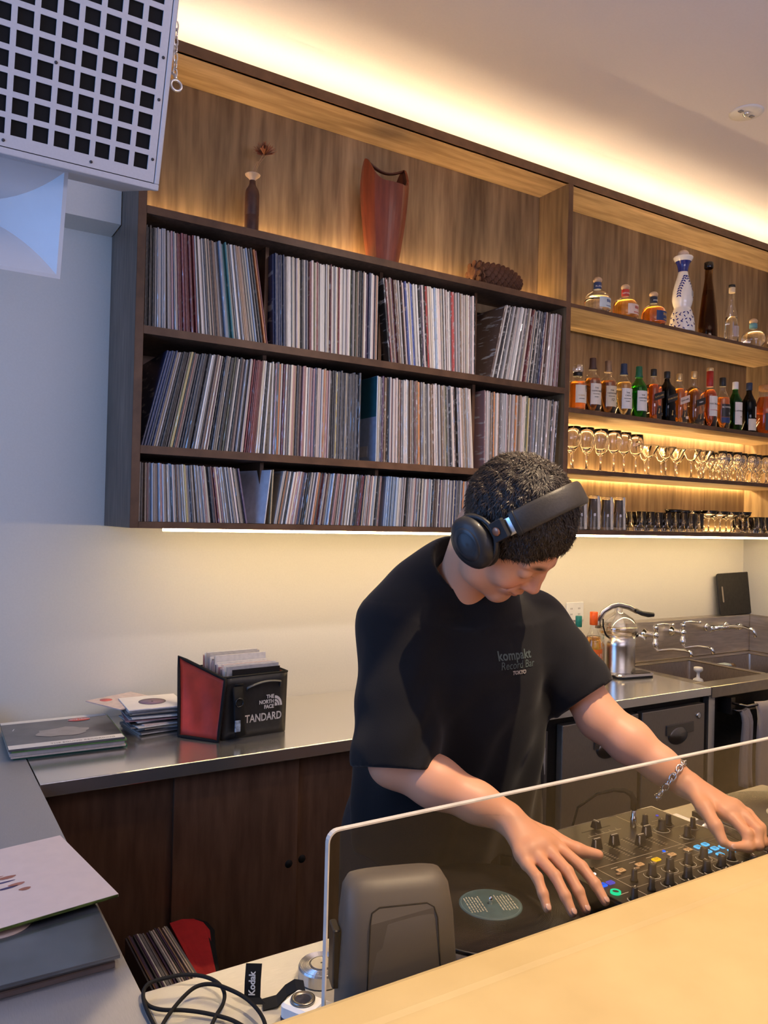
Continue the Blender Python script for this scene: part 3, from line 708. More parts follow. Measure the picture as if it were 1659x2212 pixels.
label_patch(.0358, .010, .070, 1.0, PAPER, t); label_patch(.0358, .078, .135, .45, PAPER, t, a=-pi/2+.5)
t = bottle('large round dark jug bottle with a ribbed amber shoulder at the right end', 3.905, BZ, [(.052, 0), (.057, .006), (.058, .13), (.052, .16), (.042, .185), (.036, .21), (.034, .235), (.03, .245)], REDAM, .20, (.036, .03, mat('cap_woven_amber', (.45, .22, .08), .5, bump=.4, scale=90)), .235)
label_patch(.0592, .02, .11, 1.0, PAPERK, t); bend_text('H', .05, .0592, .065, INKW, t)
t = bottle('second dark round bottle partly cut by the right edge', 4.05, BZ, std(.038, .15, .014, .22), DARKG, .17, (.016, .04, BLACKP), .215)

# --- top row
TZ = 2.4985
G2 = 'spirit bottles on the top bar shelf'
def dome(lab, x, liq, fill, band, paper, ink, txt):
    t = bottle(lab, x, TZ, [(.050, 0), (.057, .005), (.059, .015), (.058, .055), (.052, .078), (.038, .093), (.020, .101), (.0155, .106), (.0150, .135)], liq, fill, None, 0, y=2.49, group=G2)
    MB().lathe([(.0165, .108), (.0175, .110), (.0175, .138), (.0165, .139)], 20).build('neck_band', band, t)
    bend_text(txt[0], .010, .0177, .120, INKW, t, spacing=1.2)
    MB().ball((0, 0, .150), .0205, 10, sc=(1, 1, .72)).build('cap', mat('stopper_wood', (.60, .42, .26), .55), t)
    label_patch(.0595, .016, .062, .78, paper, t, a=-pi/2+.15)
    bend_text(txt[1], .015, .0597, .046, ink, t, a=-pi/2+.2); bend_text(txt[2], .008, .0597, .024, ink, t, a=-pi/2+.2)
    return t
dome('round clear spirit bottle with a blue neck band, nearest the divider', 2.630, CLEAR, .070, PAPERB, mat('label_bluewhite', (.62, .70, .72), .5), INKB, ('BLANCO', '鶴亀', 'BLANCO'))
dome('round gold spirit bottle with a red neck band', 2.812, GOLD, .085, PAPERR, PAPERP, INKR, ('REPOSADO', '鶴亀', 'REPOSADO'))
dome('round amber spirit bottle with a dark navy neck band and label', 3.006, AMBER, .085, mat('band_dark', (.02, .03, .06), .5), PAPERB, INKG, ('ANEJO', '鶴亀', 'ANEJO'))
t = thing('bottle', 'tall white ceramic decanter bottle painted with blue leaf garlands', 'bottle', (3.215, 2.49, TZ), group=G2)
CW = mat('ceramic_white', (.82, .80, .76), .18, coat=.6, var=.02); CBL = mat('cobalt_glaze', (.02, .03, .22), .2, coat=.6)
cprof = [(.060, 0), (.0605, .004), (.060, .03), (.057, .06), (.052, .085), (.045, .105), (.040, .115), (.0395, .122), (.044, .135), (.0485, .155), (.0485, .175), (.046, .20), (.041, .225), (.035, .248), (.029, .268), (.0245, .285), (.0235, .295)]
MB().lathe(cprof, 32).build('body', CW, t)
MB().lathe([(.0235, .293), (.023, .300), (.026, .32), (.030, .335), (.037, .347)], 32, cap=False).build('collar', CBL, t)
cz = MB()
for i in range(9):   # zigzag between white flare and blue collar
    a = 2*pi*i/9; r0, r1 = .0375, .0455
    cz.add([(r0*cos(a-.35), r0*sin(a-.35), .347), (r0*cos(a+.35), r0*sin(a+.35), .347), (.0415*cos(a), .0415*sin(a), .366)], [(0, 1, 2)])
cz.build('crown_points', CBL, t)
MB().lathe([(.0372, .346), (.045, .360), (.0465, .366), (.045, .370), (.030, .372), (.0, .372)], 32, cap=False).build('crown', CW, t)
MB().ball((0, 0, .385), .026, 10, sc=(1, 1, .75)).build('stopper', mat('stopper_clay', (.62, .50, .40), .5), t)
def cr_at(z):
    for (r0, z0), (r1, z1) in zip(cprof, cprof[1:]):
        if z0 <= z <= z1: return r0+(r1-r0)*(z-z0)/(z1-z0)
    return .03
lv = MB()
def leaf(a, z, ang, L_=.018, W_=.0075):
    L_ = max(L_, .016)
    pts = []
    for (u_, v_) in ((0, 0), (.3, .5), (.6, .45), (1, 0), (.6, -.45), (.3, -.5)):
        dx = u_*L_*cos(ang)-v_*W_*sin(ang)*2*.5; dz = u_*L_*sin(ang)+v_*W_*cos(ang)*2*.5
        R_ = cr_at(z+dz)+.0007; aa = a+dx/R_; pts.append((R_*cos(aa), R_*sin(aa), z+dz))
    lv.add(pts, [(0, 1, 2, 3, 4, 5)])
for sgn in (-1, 1):
    for i in range(9):   # upper garland (V around the seal)
        u_ = i/8; z = .275-.10*u_; a = -pi/2-.35+sgn*(.15+.75*sin(u_*pi*.55)); leaf(a, z, -pi/2+sgn*.9); leaf(a, z, -pi/2-sgn*.7, .010)
for row, zz in ((0, .088), (1, .055), (2, .022)):
    for i in range(18):
        a = 2*pi*i/18+row*.17; leaf(a, zz+.008*sin(i*1.1), .5 if i % 2 else -.6, .014, .0065)
        if row < 2: leaf(a+.1, zz-.012, -1.0 if i % 2 else 1.1, .011, .005)
tag(lv.build('leaf_pattern', CBL, t), kind='stuff')
label_patch(.0492, .170, .196, .25, mat('seal_grey', (.35, .36, .38), .5), t, a=-pi/2+.35, name='seal')
bottle('tall tapering brown bottle with a black top beside the white ceramic decanter', 3.412, TZ, [(.044, 0), (.0465, .006), (.045, .06), (.038, .14), (.029, .22), (.0205, .28), (.0185, .30), (.0185, .36)], liquid('tall_brown', (.30, .13, .035)), .24, (.0225, .03, mat('cap_gloss_black', (.012, .01, .01), .12)), .352, y=2.49, group=G2, glass=glassmat('brown_glass_wall', tint=(.38, .24, .14), edge=(.8, .6, .4)))
t = bottle('slim clear glass bottle with a cork, containing clear spirit', 3.603, TZ, [(.036, 0), (.038, .005), (.036, .05), (.032, .10), (.030, .14), (.022, .175), (.0145, .20), (.0130, .215), (.0130, .265)], CLEAR, .135, (.0155, .028, mat('cork_cream', (.72, .60, .42), .6)), .262, y=2.49, group=G2)
MB().lathe([(.0160, .290), (.0165, .303)], 20).build('cap_top', BLACKP, t); label_patch(.0372, .03, .085, .6, glassmat('etched', body=.45, edge=(.8, .8, 1)), t)
t = bottle('small round clear bottle with a pale blue neck and wooden stopper', 3.790, TZ, [(.03, 0), (.045, .008), (.058, .032), (.060, .05), (.055, .072), (.040, .09), (.022, .100), (.0165, .106), (.0160, .130)], CLEAR, .085, None, 0, y=2.49, group=G2)
MB().lathe([(.0175, .105), (.020, .108), (.020, .130), (.0175, .132)], 20).build('neck_band', mat('band_teal', (.12, .30, .36), .5), t)
MB().ball((0, 0, .143), .021, 10, sc=(1, 1, .75)).build('cap', mat('stopper_wood', (.6, .4, .25), .5), t)
t = bottle('clear bottle with a white label cut by the right edge of the top bar shelf', 3.975, TZ, std(.036, .15, .013, .22), CLEAR, .15, (.0150, .03, WHITEP), .215, y=2.49, group=G2)
label_patch(.0368, .04, .12, .9, PAPERW, t)

# ------------------------------------------------------------------ glasses
GG = mat('glassware', (1, 1, 1), .0, trans=1., ior=1.45, var=0)
def gl_mesh(prof, n=20):
    me = MB().lathe(prof, n, cap=False).mesh('glass'); me.materials.append(GG); return me
WINE = gl_mesh([(0, .0005), (.032, .0008), (.033, .0025), (.012, .006), (.0042, .012), (.0036, .06), (.0042, .082), (.012, .092), (.027, .107), (.0345, .128), (.036, .145), (.0335, .172), (.0315, .190), (.0305, .190), (.0345, .145), (.026, .109), (.010, .094), (0, .092)])
MART = gl_mesh([(0, .0005), (.032, .0008), (.033, .0025), (.010, .006), (.004, .012), (.0036, .065), (.006, .078), (.020, .094), (.047, .137), (.0482, .140), (.046, .138), (.019, .096), (0, .080)])
FLUT = gl_mesh([(0, .0005), (.024, .0008), (.025, .0025), (.008, .006), (.0036, .012), (.0034, .055), (.012, .066), (.020, .085), (.0235, .115), (.022, .15), (.021, .15), (.0215, .115), (.018, .087), (0, .066)])
COUP = gl_mesh([(0, .0005), (.028, .0008), (.029, .0025), (.008, .006), (.0038, .012), (.0036, .060), (.010, .070), (.036, .088), (.044, .108), (.043, .108), (.034, .090), (0, .071)])
TUMB = gl_mesh([(0, .152), (.030, .152), (.0315, .149), (.0355, .004), (.0350, 0), (.0335, .001), (.0295, .138), (0, .140)])
SHOT = gl_mesh([(0, .001), (.020, .001), (.0215, .003), (.025, .090), (.0238, .090), (.0205, .018), (0, .016)])
def glasses(me, spots, z, lab, grp, s=1., nm='wine_glass', rn=(2.49, 2.58, 2.66)):
    ys = sorted({round(p[1], 1) for p in spots}); rows = {}
    for x_, y_ in sorted(spots):
        rw = min(range(len(rn)), key=lambda i: abs(rn[i]-y_)); rows[rw] = rows.get(rw, 0)+1
        lb = f"{lab}, {ordinal(rows[rw])} from the left of its {('front', 'second', 'third')[rw]} row"
        o = link(nm, me, None, None, (x_, y_, z), (0, 0, random.uniform(0, 6)))
        o.scale = (s, s, s*random.uniform(.985, 1.015)); tag(o, lb, 'glass', grp)
Z4, Z5 = 1.7895, 1.5275
glasses(WINE, [(2.50, 2.49), (2.578, 2.485), (2.667, 2.485), (2.757, 2.49), (2.836, 2.50), (2.916, 2.50), (2.50, 2.60), (2.60, 2.60), (2.70, 2.60), (2.80, 2.61)], Z4,
        'large wine glass', 'wine glasses on the stemware shelf')
glasses(MART, [(3.005, 2.50), (3.11, 2.485), (3.20, 2.50), (3.30, 2.485), (3.40, 2.49), (3.10, 2.60), (3.22, 2.60), (3.34, 2.60), (3.46, 2.55)], Z4,
        'conical cocktail glass', 'cocktail glasses on the stemware shelf', nm='cocktail_glass')
glasses(FLUT, [(3.53+.062*i, 2.475+.07*j+.01*(i % 2)) for i in range(10) for j in range(3)], Z4,
        'small stemmed glass', 'small stemmed glasses on the stemware shelf', nm='stemmed_glass', rn=(2.48, 2.55, 2.62))
glasses(TUMB, [(2.465+.083*i, 2.49+.085*j) for i in range(5) for j in range(2)], Z5,
        'upside-down tall tumbler', 'upside-down tumblers on the lowest bar shelf', nm='tumbler')
glasses(SHOT, [(2.925+.060*i, 2.47+.062*j) for i in range(8) for j in range(3)], Z5,
        'short straight glass mid-shelf', 'short glasses on the lowest bar shelf', nm='short_glass', rn=(2.47, 2.53, 2.594))
glasses(COUP, [(3.45+.093*i, 2.49+.095*j) for i in range(4) for j in range(2)], Z5,
        'shallow coupe glass', 'coupe glasses on the lowest bar shelf', nm='coupe_glass')
glasses(SHOT, [(3.83+.057*i, 2.47+.06*j) for i in range(6) for j in range(3)], Z5,
        'small glass at the right end', 'small glasses at the right end of the lowest bar shelf', s=.95, nm='small_glass', rn=(2.47, 2.53, 2.59))
glasses(COUP, [(3.27, 2.56), (3.36, 2.58)], Z5+.0, 'coupe glass behind the short glasses', 'coupes behind the short glasses', nm='coupe_glass')
# ------------------------------------------------------------------ things on the back counter
def sleeve(name, lab, corner, rz, size, z, t, matt, group=None, cat='record'):
    """flat sleeve; corner = its near left corner"""
    o = thing(name, lab, cat, (corner[0], corner[1], z), rz, group)
    MB().box(0, size, 0, size, 0, t).build('cover', matt, o, bevel=.0006)
    return o
C_GREEN = mat('card_green', (.03, .16, .10), .45); C_CREAM = mat('card_cream', (.62, .50, .40), .5, var=.05, scale=200); C_LIME = mat('card_lime', (.20, .38, .12), .45)
GPH = 'twelve-inch records stacked on the left end of the back counter'
sleeve('record', 'dark green record sleeve at the bottom of the stack on the steel counter', (.283, 2.412), radians(-1), .312, CT, .006, C_GREEN, GPH)
sleeve('record', 'pinkish record sleeve second from the bottom of the stack beside the singles', (.275, 2.403), radians(-2), .312, CT+.0065, .005, C_CREAM, GPH)
sleeve('record', 'thick cream sleeve in the middle of the stack beside the singles', (.272, 2.404), radians(-1.5), .312, CT+.012, .010, mat('card_cream2', (.55, .46, .40), .5), GPH)
sleeve('record', 'lime green sleeve just under the photo cover of the stack', (.277, 2.402), radians(-2), .312, CT+.0225, .006, C_LIME, GPH)
s_ = sleeve('record', 'record with a dark photo cover, white band and red oval sticker topping the stack', (.268, 2.395), radians(-1.5), .315, CT+.029, .006, mat('cover_photo_dark', (.10, .095, .10), .3, coat=.6, var=.25, scale=14, bump=.1), GPH)
MB().box(.001, .313, .001, .040, .0061, .0065).build('band', PAPERW, s_)
MB().box(.001, .313, .285, .313, .0061, .0065).build('band', PAPERW, s_)
MB().add([(.16+.075*cos(2*pi*i/18)*(1+.12*sin(i*2.1)), .135+.050*sin(2*pi*i/18)*(1+.15*cos(i*1.7)), .0067) for i in range(18)], [tuple(range(18))]).build('printed_figure', mat('print_grey', (.36, .33, .32), .4), s_)
MB().lathe([(0, .0068), (.034, .0068), (.034, .0073), (0, .0073)], 28, c=(.225, .262, 0), sx=1, sy=.55, cap=False).build('sticker', mat('sticker_red', (.75, .16, .13), .4), s_)
me_ = text_mesh('LOVE FROM', .013); me_.transform(Matrix.Translation((.225, .262, .0076))); link('lettering', me_, INKW, s_)
me_ = text_mesh('THE SOUND RECORDING', .014, sx=1.1); me_.transform(Matrix.Translation((.20, .016, .0068))); link('lettering', me_, mat('ink_grey', (.35, .30, .26), .5), s_)
me_ = text_mesh('/', .03); me_.transform(Matrix.Translation((.03, .21, .0065))); link('lettering', me_, INKW, s_)
# green sleeve leaning at the far left
t = thing('record', 'green record sleeve leaning on the wall at the far left edge', 'record', (-.02, 2.70, CT+.001), 0, None, rot=(radians(-14), 0, 0))
MB().box(0, .315, 0, .005, 0, .315).build('cover', mat('card_green2', (.16, .40, .16), .4, coat=.4), t, bevel=.0006)
t.location = (-.045, 2.705, CT+.002); t.scale = (.95, 1, .28)

# pile of singles
GP = 'seven-inch singles piled beside the records'
cols = ['white', 'pale grey', 'dark grey', 'white', 'cream', 'grey', 'white', 'pinkish white', 'black', 'white', 'rose', 'pale grey', 'white', 'dark grey', 'cream', 'white', 'grey', 'white']
z = CT+.0005; rr = random.Random(11); dx0 = 0
for i, c in enumerate(cols):
    th_ = rr.uniform(.0030, .0048); hi = i > 7
    cx_, cy_ = .722+rr.uniform(-.012, .012)+(.0 if hi else .012), 2.60+rr.uniform(-.012, .010)
    a_ = radians(rr.uniform(-9, 9)+(0 if hi else 7))
    o = MB().box(-.09, .09, -.09, .09, 0, th_).build('single_record', mat('single_'+c.replace(' ', '_'), tuple(q*.95 for q in PAL[c]), .5, var=.08, scale=60), None, (cx_, cy_, z), (0, 0, a_), bevel=.0005)
    tag(o, f'{c} single sleeve, {ordinal(i+1)} from the bottom of the pile of singles', 'record', GP); z += th_+.0004
t = thing('single_record', 'pinkish single with a red sticker poking out behind the top of the pile', 'record', (.648, 2.66, z), radians(24), GP)
MB().box(-.09, .09, -.09, .09, 0, .003).build('cover', mat('single_pinkish_white', PAL['pinkish white'], .5), t)
MB().lathe([(0, .0031), (.02, .0031), (.02, .0036), (0, .0036)], 20, c=(-.04, .05, 0), cap=False).build('sticker', mat('sticker_red', (.75, .16, .13), .4), t); z += .0035
t = thing('single_record', 'white single sleeve with a purple centre label on top of the pile', 'record', (.715, 2.585, z), radians(-3), GP)
MB().box(-.0915, .0915, -.09, .09, 0, .004).build('cover', mat('single_top_white', (.80, .76, .74), .5, var=.02), t, bevel=.0006)
MB().lathe([(.0, .0042), (.040, .0042), (.040, .0046), (0, .0046)], 30, cap=False).build('centre_label', mat('label_purple', (.26, .17, .24), .5), t)
MB().lathe([(.0, .0047), (.004, .0047), (.004, .0050), (0, .0050)], 12, cap=False).build('spindle_hole', INK, t)
MB().lathe([(.040, .0043), (.0435, .0043), (.0435, .0048), (.040, .0048)], 30, cap=False).build('label_ring', mat('ring_grey', (.10, .09, .10), .5), t)

# record bag
NY = mat('nylon_black', (.014, .013, .014), .55, var=.2, scale=90, bump=.15, coat=.15)
RED = mat('nylon_red', (.62, .05, .022), .55, var=.15, scale=12, bump=.2)
bag = thing('record_bag', 'black record bag with white lettering and its red-lined lid hanging open', 'bag', (.865, 2.335, CT+.001), radians(4))
def soft_quad(c, nx=8, ny=8, amp=.004, thick=.006, seed=0):
    """bilinear patch with folds; c = 4 corners (ll, lr, ur, ul)"""
    rs_ = random.Random(seed); C_ = [Vector(p) for p in c]; nrm = (C_[1]-C_[0]).cross(C_[3]-C_[0]).normalized()
    vs = []; fs = []
    for lay in (0, 1):
        for j in range(ny+1):
            for i in range(nx+1):
                u_, v_ = i/nx, j/ny
                p = (C_[0]*(1-u_)+C_[1]*u_)*(1-v_)+(C_[3]*(1-u_)+C_[2]*u_)*v_
                b_ = sin(pi*u_)*sin(pi*v_)
                p = p+nrm*(amp*b_*(1+.6*sin(u_*9+v_*3+seed))-(thick if lay else 0)); vs.append(p)
    W_ = nx+1; N_ = W_*(ny+1)
    for lay in (0, 1):
        for j in range(ny):
            for i in range(nx):
                b0 = lay*N_+j*W_+i; f_ = (b0, b0+1, b0+W_+1, b0+W_); fs.append(f_ if lay == 0 else f_[::-1])
    ed = [j*W_ for j in range(ny+1)][::-1]+[i for i in range(nx+1)][1:]+[j*W_+nx for j in range(ny+1)][1:]+[ny*W_+i for i in range(nx+1)][::-1][1:-1]
    for a_, b_ in zip(ed, ed[1:]+ed[:1]): fs.append((a_, N_+a_, N_+b_, b_))
    return MB().add(vs, fs, 0, True)
BW, BD, BH = .222, .215, .195
soft_quad([(0, 0, 0), (BW, 0, 0), (BW, -.004, BH), (0, -.004, BH)], amp=.005, seed=1).build('front_panel', NY, bag)
soft_quad([(BW, 0, 0), (BW, BD, 0), (BW+.004, BD, BH), (BW+.002, -.004, BH)], amp=.006, seed=2).build('side_panel', NY, bag)
soft_quad([(BW, BD, 0), (0, BD, 0), (0, BD, BH), (BW, BD, BH)], amp=.004, seed=3).build('back_panel', NY, bag)
soft_quad([(0, BD, 0), (0, 0, 0), (0, 0, BH), (0, BD, BH)], amp=-.003, seed=4).build('side_panel', NY, bag)
MB().box(.004, BW-.004, .004, BD-.004, 0, .006).build('bottom', NY, bag)
MB().tube([(0, -.003, BH), (BW+.001, -.003, BH+.001), (BW+.003, BD, BH+.004), (0, BD, BH)], .0035, 8, closed=True).build('rim_binding', BLACKM, bag)
MB().add([(BW-.004, .004, BH-.03), (BW-.004, BD-.004, BH-.03), (BW-.004, BD-.004, BH+.006), (BW-.004, .004, BH-.002)], [(0, 1, 2, 3), (3, 2, 1, 0)]).build('lining', RED, bag)
# open lid at the left: red inside, black binding
lidc = [(-.098, .105, .004), (-.018, -.012, .002), (.002, -.01, BH-.004), (-.058, .225, BH+.036)]
lid = soft_quad(lidc, amp=-.012, thick=.010, seed=5, nx=10, ny=10).build('lid', RED, bag)
C_ = [Vector(p) for p in lidc]; e_ = []
for a_, b_ in zip(C_, C_[1:]+C_[:1]):
    e_ += [a_.lerp(b_, q/6) for q in range(6)]
MB().tube(e_, .0055, 8, closed=True).build('lid_binding', BLACKM, lid)
# carry strap, ring and dangling charm
def strap(name, pts, wdt, mt, par): return MB().tube(pts, wdt, 8, flat=(1, .22)).build(name, mt, par)
strap('shoulder_strap', [(.045, -.012, .165), (.046, -.020, .11), (.044, -.026, .085), (.046, -.028, .05), (.052, -.026, .012)], .020, BLACKM, bag)
MB().tube([(.045+.013*cos(a), -.026, .118+.013*sin(a)) for a in [2*pi*i/16 for i in range(16)]], .0022, 8, closed=True).build('strap_ring', mat('ring_dark', (.08, .08, .08), .25, 1), bag)
MB().rbox(.026, .045, -.038, -.034, .030, .066, .003, ax='z').build('charm', mat('charm_pale', (.55, .66, .80), .3, var=.4, scale=60), bag)
hp = [(.078+.118*i/10, -.012-.004*sin(pi*i/10), .158+.010*sin(pi*i/10)+.010*(i/10)) for i in range(11)]
MB().tube([(.078, -.004, .150)]+hp+[(.197, -.004, .150)], .0028, 8, flat=(.6, 1.6)).build('handle', mat('strap_grey', (.10, .10, .095), .6), bag)
MB().tube([(.036, -.010, .170), (.062, -.012, .171)], .003, 8).build('pull_tab', BLACKM, bag)
LW = mat('print_white', (.78, .72, .66), .6)
for s_, sz, x_, z_, al in (('THE', .0165, .172, .122, 'RIGHT'), ('NORTH', .0165, .172, .106, 'RIGHT'), ('FACE', .0165, .172, .090, 'RIGHT'), ('STANDARD', .0345, .201, .058, 'RIGHT')):
    lettering(s_, sz, frontM(x_, -.0125, z_), LW, bag, ax=al, sx=.9 if sz < .03 else .78, offset=.0006)
dm = MB()
for k, (ra, rb) in enumerate(((.0, .0095), (.0115, .0175), (.0195, .0265))):
    vs = []; n_ = 10
    for i in range(n_+1):
        a = pi/2*(i/n_)
        for q in (ra, rb): vs.append((.175+q*cos(a)-0, -.0128, .0905+q*1.25*sin(a)))
    dm.add(vs, [(2*i, 2*i+1, 2*i+3, 2*i+2) for i in range(n_)])
dm.build('emblem', LW, bag)
# singles in the bag
rs_ = random.Random(5)
for i in range(34):
    y_ = .014+i*.0056; front = i < 3
    c = rs_.choice(['white', 'white', 'cream', 'pinkish white', 'pale grey', 'white', 'rose', 'grey', 'cream'])
    h_ = .183+.022*rs_.random()+(.018 if i > 14 else 0)
    o = MB().box(.008+rs_.uniform(0, .008), .188+rs_.uniform(0, .010), 0, .0032, .0, .181).build('single_record', mat('single_'+c.replace(' ', '_'), PAL[c], .5), None)
    th = radians(4)
    p = Matrix.Rotation(th, 4, 'Z') @ Vector((.006, y_, 0)); o.location = Vector((.865, 2.335, CT+.001))+p+Vector((0, 0, h_-.181+.018+.006)); o.rotation_euler = (radians(-2), 0, th)
    tag(o, f'{c} single sleeve in the open bag, {ordinal(i+1)} from the bag front', 'record', 'singles standing in the record bag')
t = thing('single_record', 'dark shiny single with a round cut-out, foremost in the open bag', 'record', (.897, 2.343, CT+.028), radians(4), 'singles standing in the record bag')
MB().box(0, .168, 0, .0028, 0, .188).build('cover', mat('single_gloss_black', (.02, .02, .022), .15, coat=1.), t)
MB().lathe([(.0, 0), (.05, 0), (.05, .001), (0, .001)], 30, M=Matrix.Translation((.085, -.0012, .115)) @ Matrix.Rotation(pi/2, 4, 'X'), cap=False).build('record_disc', mat('vinyl', (.014, .014, .015), .22), t)

# record bag standing on the floor of the aisle
fb = thing('record_bag', 'low black record bag with a red lid packed with records, on the aisle floor', 'bag', (.50, 1.72, 0))
fb_b = MB(); X0_, X1_, Y0_, Y1_ = .036, .166, .105, .446
for bx in ((X0_, X0_+.006, Y0_, Y1_), (X1_-.006, X1_, Y0_, Y1_), (X0_, X1_, Y0_, Y0_+.006), (X0_, X1_, Y1_-.006, Y1_)): fb_b.box(*bx, .06, .34)
fb_b.box(X0_, X1_, Y0_, Y1_, .055, .065).build('body', NY, fb, bevel=.002)
MB().box(X0_-.01, X1_+.01, Y0_-.01, Y1_+.005, .0, .055).build('base', BLACKM, fb, bevel=.004)
def flat_prism(poly, dz):
    k_ = len(poly); vs = [(x-.50, y-1.72, z) for x, y, z in poly]+[(x-.50, y-1.72, z-dz) for x, y, z in poly]
    return MB().add(vs, [tuple(range(k_)), tuple(range(2*k_-1, k_-1, -1))]+[(i, k_+i, k_+(i+1) % k_, (i+1) % k_) for i in range(k_)])
lp_ = [(.662, 1.84, .385), (.700, 1.86, .370), (.722, 1.95, .378), (.742, 2.04, .388), (.758, 2.10, .398), (.752, 2.14, .404), (.730, 2.160, .410), (.700, 2.168, .413), (.664, 2.165, .412)]
lid2 = flat_prism(lp_, .006).build('lid', mat('felt_red', (.42, .012, .016), .8), fb)
cx_, cy_ = .69, 2.0
flat_prism([(cx_+(x-cx_)*1.16+.004, cy_+(y-cy_)*1.035, z-.003) for x, y, z in lp_], .010).build('lid_back', BLACKM, lid2, bevel=.003)
for i in range(23):
    c = rs_.choice(['dark grey', 'black', 'brown', 'tan', 'grey', 'white', 'pinkish white', 'dark grey', 'purple', 'cream'])
    o = MB().box(0, .0038, 0, .312, 0, .312).build('record', mat('lp_'+c.replace(' ', '_'), tuple(q*.8 for q in PAL[c]), .4, coat=.3), None, (.548+i*.0049, 1.842+rs_.uniform(-.004, .004), .096+rs_.uniform(-.005, .005)), (0, radians(-1.5+i*.06), 0))
    tag(o, f'{c} record sleeve in the floor bag, {ordinal(i+1)} from the side counter', 'record', 'records in the bag on the aisle floor')

# ------------------------------------------------------------------ side counter records
t = thing('record', 'white record sleeve with small brush marks on the side counter', 'record', (.339, 1.404, CT+.0305), radians(8.3))
MB().box(-.315, 0, 0, .315, 0, .0055, 0).build('cover', mat('cover_blush_white', (.84, .68, .60), .5, var=.02), t, bevel=.0006)
MB().box(-.315, -.001, -.0008, .0, .0004, .005, 0).build('spine', mat('spine_lime', (.22, .30, .06), .45, var=.5, scale=30, stretch=(1, 30, 30)), t)
for (px_, py_, sx_, sy_, c_) in ((-.252, .155, .016, .006, 'b'), (-.262, .138, .02, .003, 'd'), (-.245, .118, .014, .006, 'r'), (-.262, .112, .018, .004, 'd'), (-.238, .092, .010, .006, 'b'), (-.27, .165, .015, .003, 'r'), (-.285, .12, .012, .006, 'b'), (-.28, .15, .010, .007, 'r')):
    px_ += .115; py_ += .023
    pts = [(px_+sx_*cos(a)*(1+.15*sin(3*a)), py_+sy_*sin(a), .0058) for a in [2*pi*i/12 for i in range(12)]]
    MB().add(pts, [tuple(range(12))]).build('brush_mark', {'b': mat('mark_rust', (.42, .16, .10), .5), 'd': mat('mark_indigo', (.08, .06, .16), .5), 'r': mat('mark_rose', (.50, .20, .14), .5)}[c_], t)
t = thing('record', 'grey record sleeve in crinkled clear plastic under the white one', 'record', (-.012, 1.234, CT+.0165))
MB().box(0, .315, 0, .315, 0, .006).build('cover', mat('cover_grey_blue', (.17, .19, .21), .30, .5, var=.25, scale=6), t, bevel=.0006)
MB().box(-.001, .318, -.004, .316, -.0005, .0075).build('plastic_cover', glassmat('clear_plastic', fmax=.5, body=.10, rough=.12), t, bevel=.002)
MB().lathe([(0, .0062), (.050, .0062), (.050, .0066), (0, .0066)], 40, c=(.165, .185, 0), cap=False).build('sticker', PAPERP, t)
me_ = text_mesh('WNVGT', .028, shear=.3); me_.transform(Matrix.Translation((.178, .168, .0069)) @ Matrix.Rotation(radians(4), 4, 'Z')); link('lettering', me_, INK, t)
t = thing('record', 'brown-edged record sleeve at the bottom of the pair on the side counter', 'record', (-.018, 1.236, CT+.001), radians(.6))
MB().box(0, .315, 0, .315, 0, .010).build('cover', mat('cover_brown_edge', (.16, .09, .07), .4, coat=.5), t, bevel=.0006)
MB().box(-.001, .319, -.006, .316, -.0006, .0135).build('plastic_cover', glassmat('clear_plastic'), t, bevel=.003)

# ------------------------------------------------------------------ small wall and right-hand kitchen things
t = thing('wall_socket', 'cream double power socket plate on the wall behind the man', 'socket', (2.838, 2.794, 1.122))
MB().rbox(-.058, .058, -.045, .045, 0, .007, .004, M=Matrix.Rotation(pi/2, 4, 'X')).build('plate', WHITEP, t)
for dx in (-.026, .026):
    sl = MB()
    for dz in (.014, -.014):
        for q in (-.0045, .0045): sl.box(dx+q-.001, dx+q+.001, -.0078, -.0068, dz-.004, dz+.004)
    sl.build('slot', INK, t)
# small bottles
def cb(lab, x, y, h, r, liq, capm, labm, fill=.6, ink=None, txt=None):
    t = bottle(lab, x, CT+.001, [(r*.95, 0), (r, .004), (r, h*.52), (r*.8, h*.62), (r*.42, h*.72), (r*.36, h*.80), (r*.36, h*.93)], liq, h*fill, (r*.46, h*.2, capm), h*.80, y=y, group='bottles on the steel worktop beside the juicer')
    if labm: label_patch(r+.0008, h*.08, h*.44, 1.1, labm, t)
    if txt:
        for i, s_ in enumerate(txt): bend_text(s_, .026, r+.001, h*.34-.026*i, ink, t)
    return t
cb('amber bottle with a bright orange cap and orange label', 2.722, 2.556, .300, .040, GOLD, mat('cap_orange', (.85, .12, .01), .4), mat('label_orange', (.82, .16, .02), .5), .62, PAPERP, ('GLEN', 'ROT'))
cb('amber bottle with a teal cap beside the orange-capped one', 2.774, 2.700, .262, .034, GOLD, mat('cap_teal', (.01, .20, .18), .45), PAPERP)
cb('dark-capped amber bottle nearest the wall behind the man', 2.60, 2.62, .25, .034, BROWNG, BLACKP, PAPERK)
cb('small bottle with a purple cap behind the man', 2.716, 2.735, .225, .028, REDAM, mat('cap_purple', (.08, .03, .10), .5), PAPERK)
cb('low clear jar with a yellow label between the bottles', 2.835, 2.70, .13, .030, CLEAR, WHITEP, mat('label_yellow', (.85, .62, .12), .5))
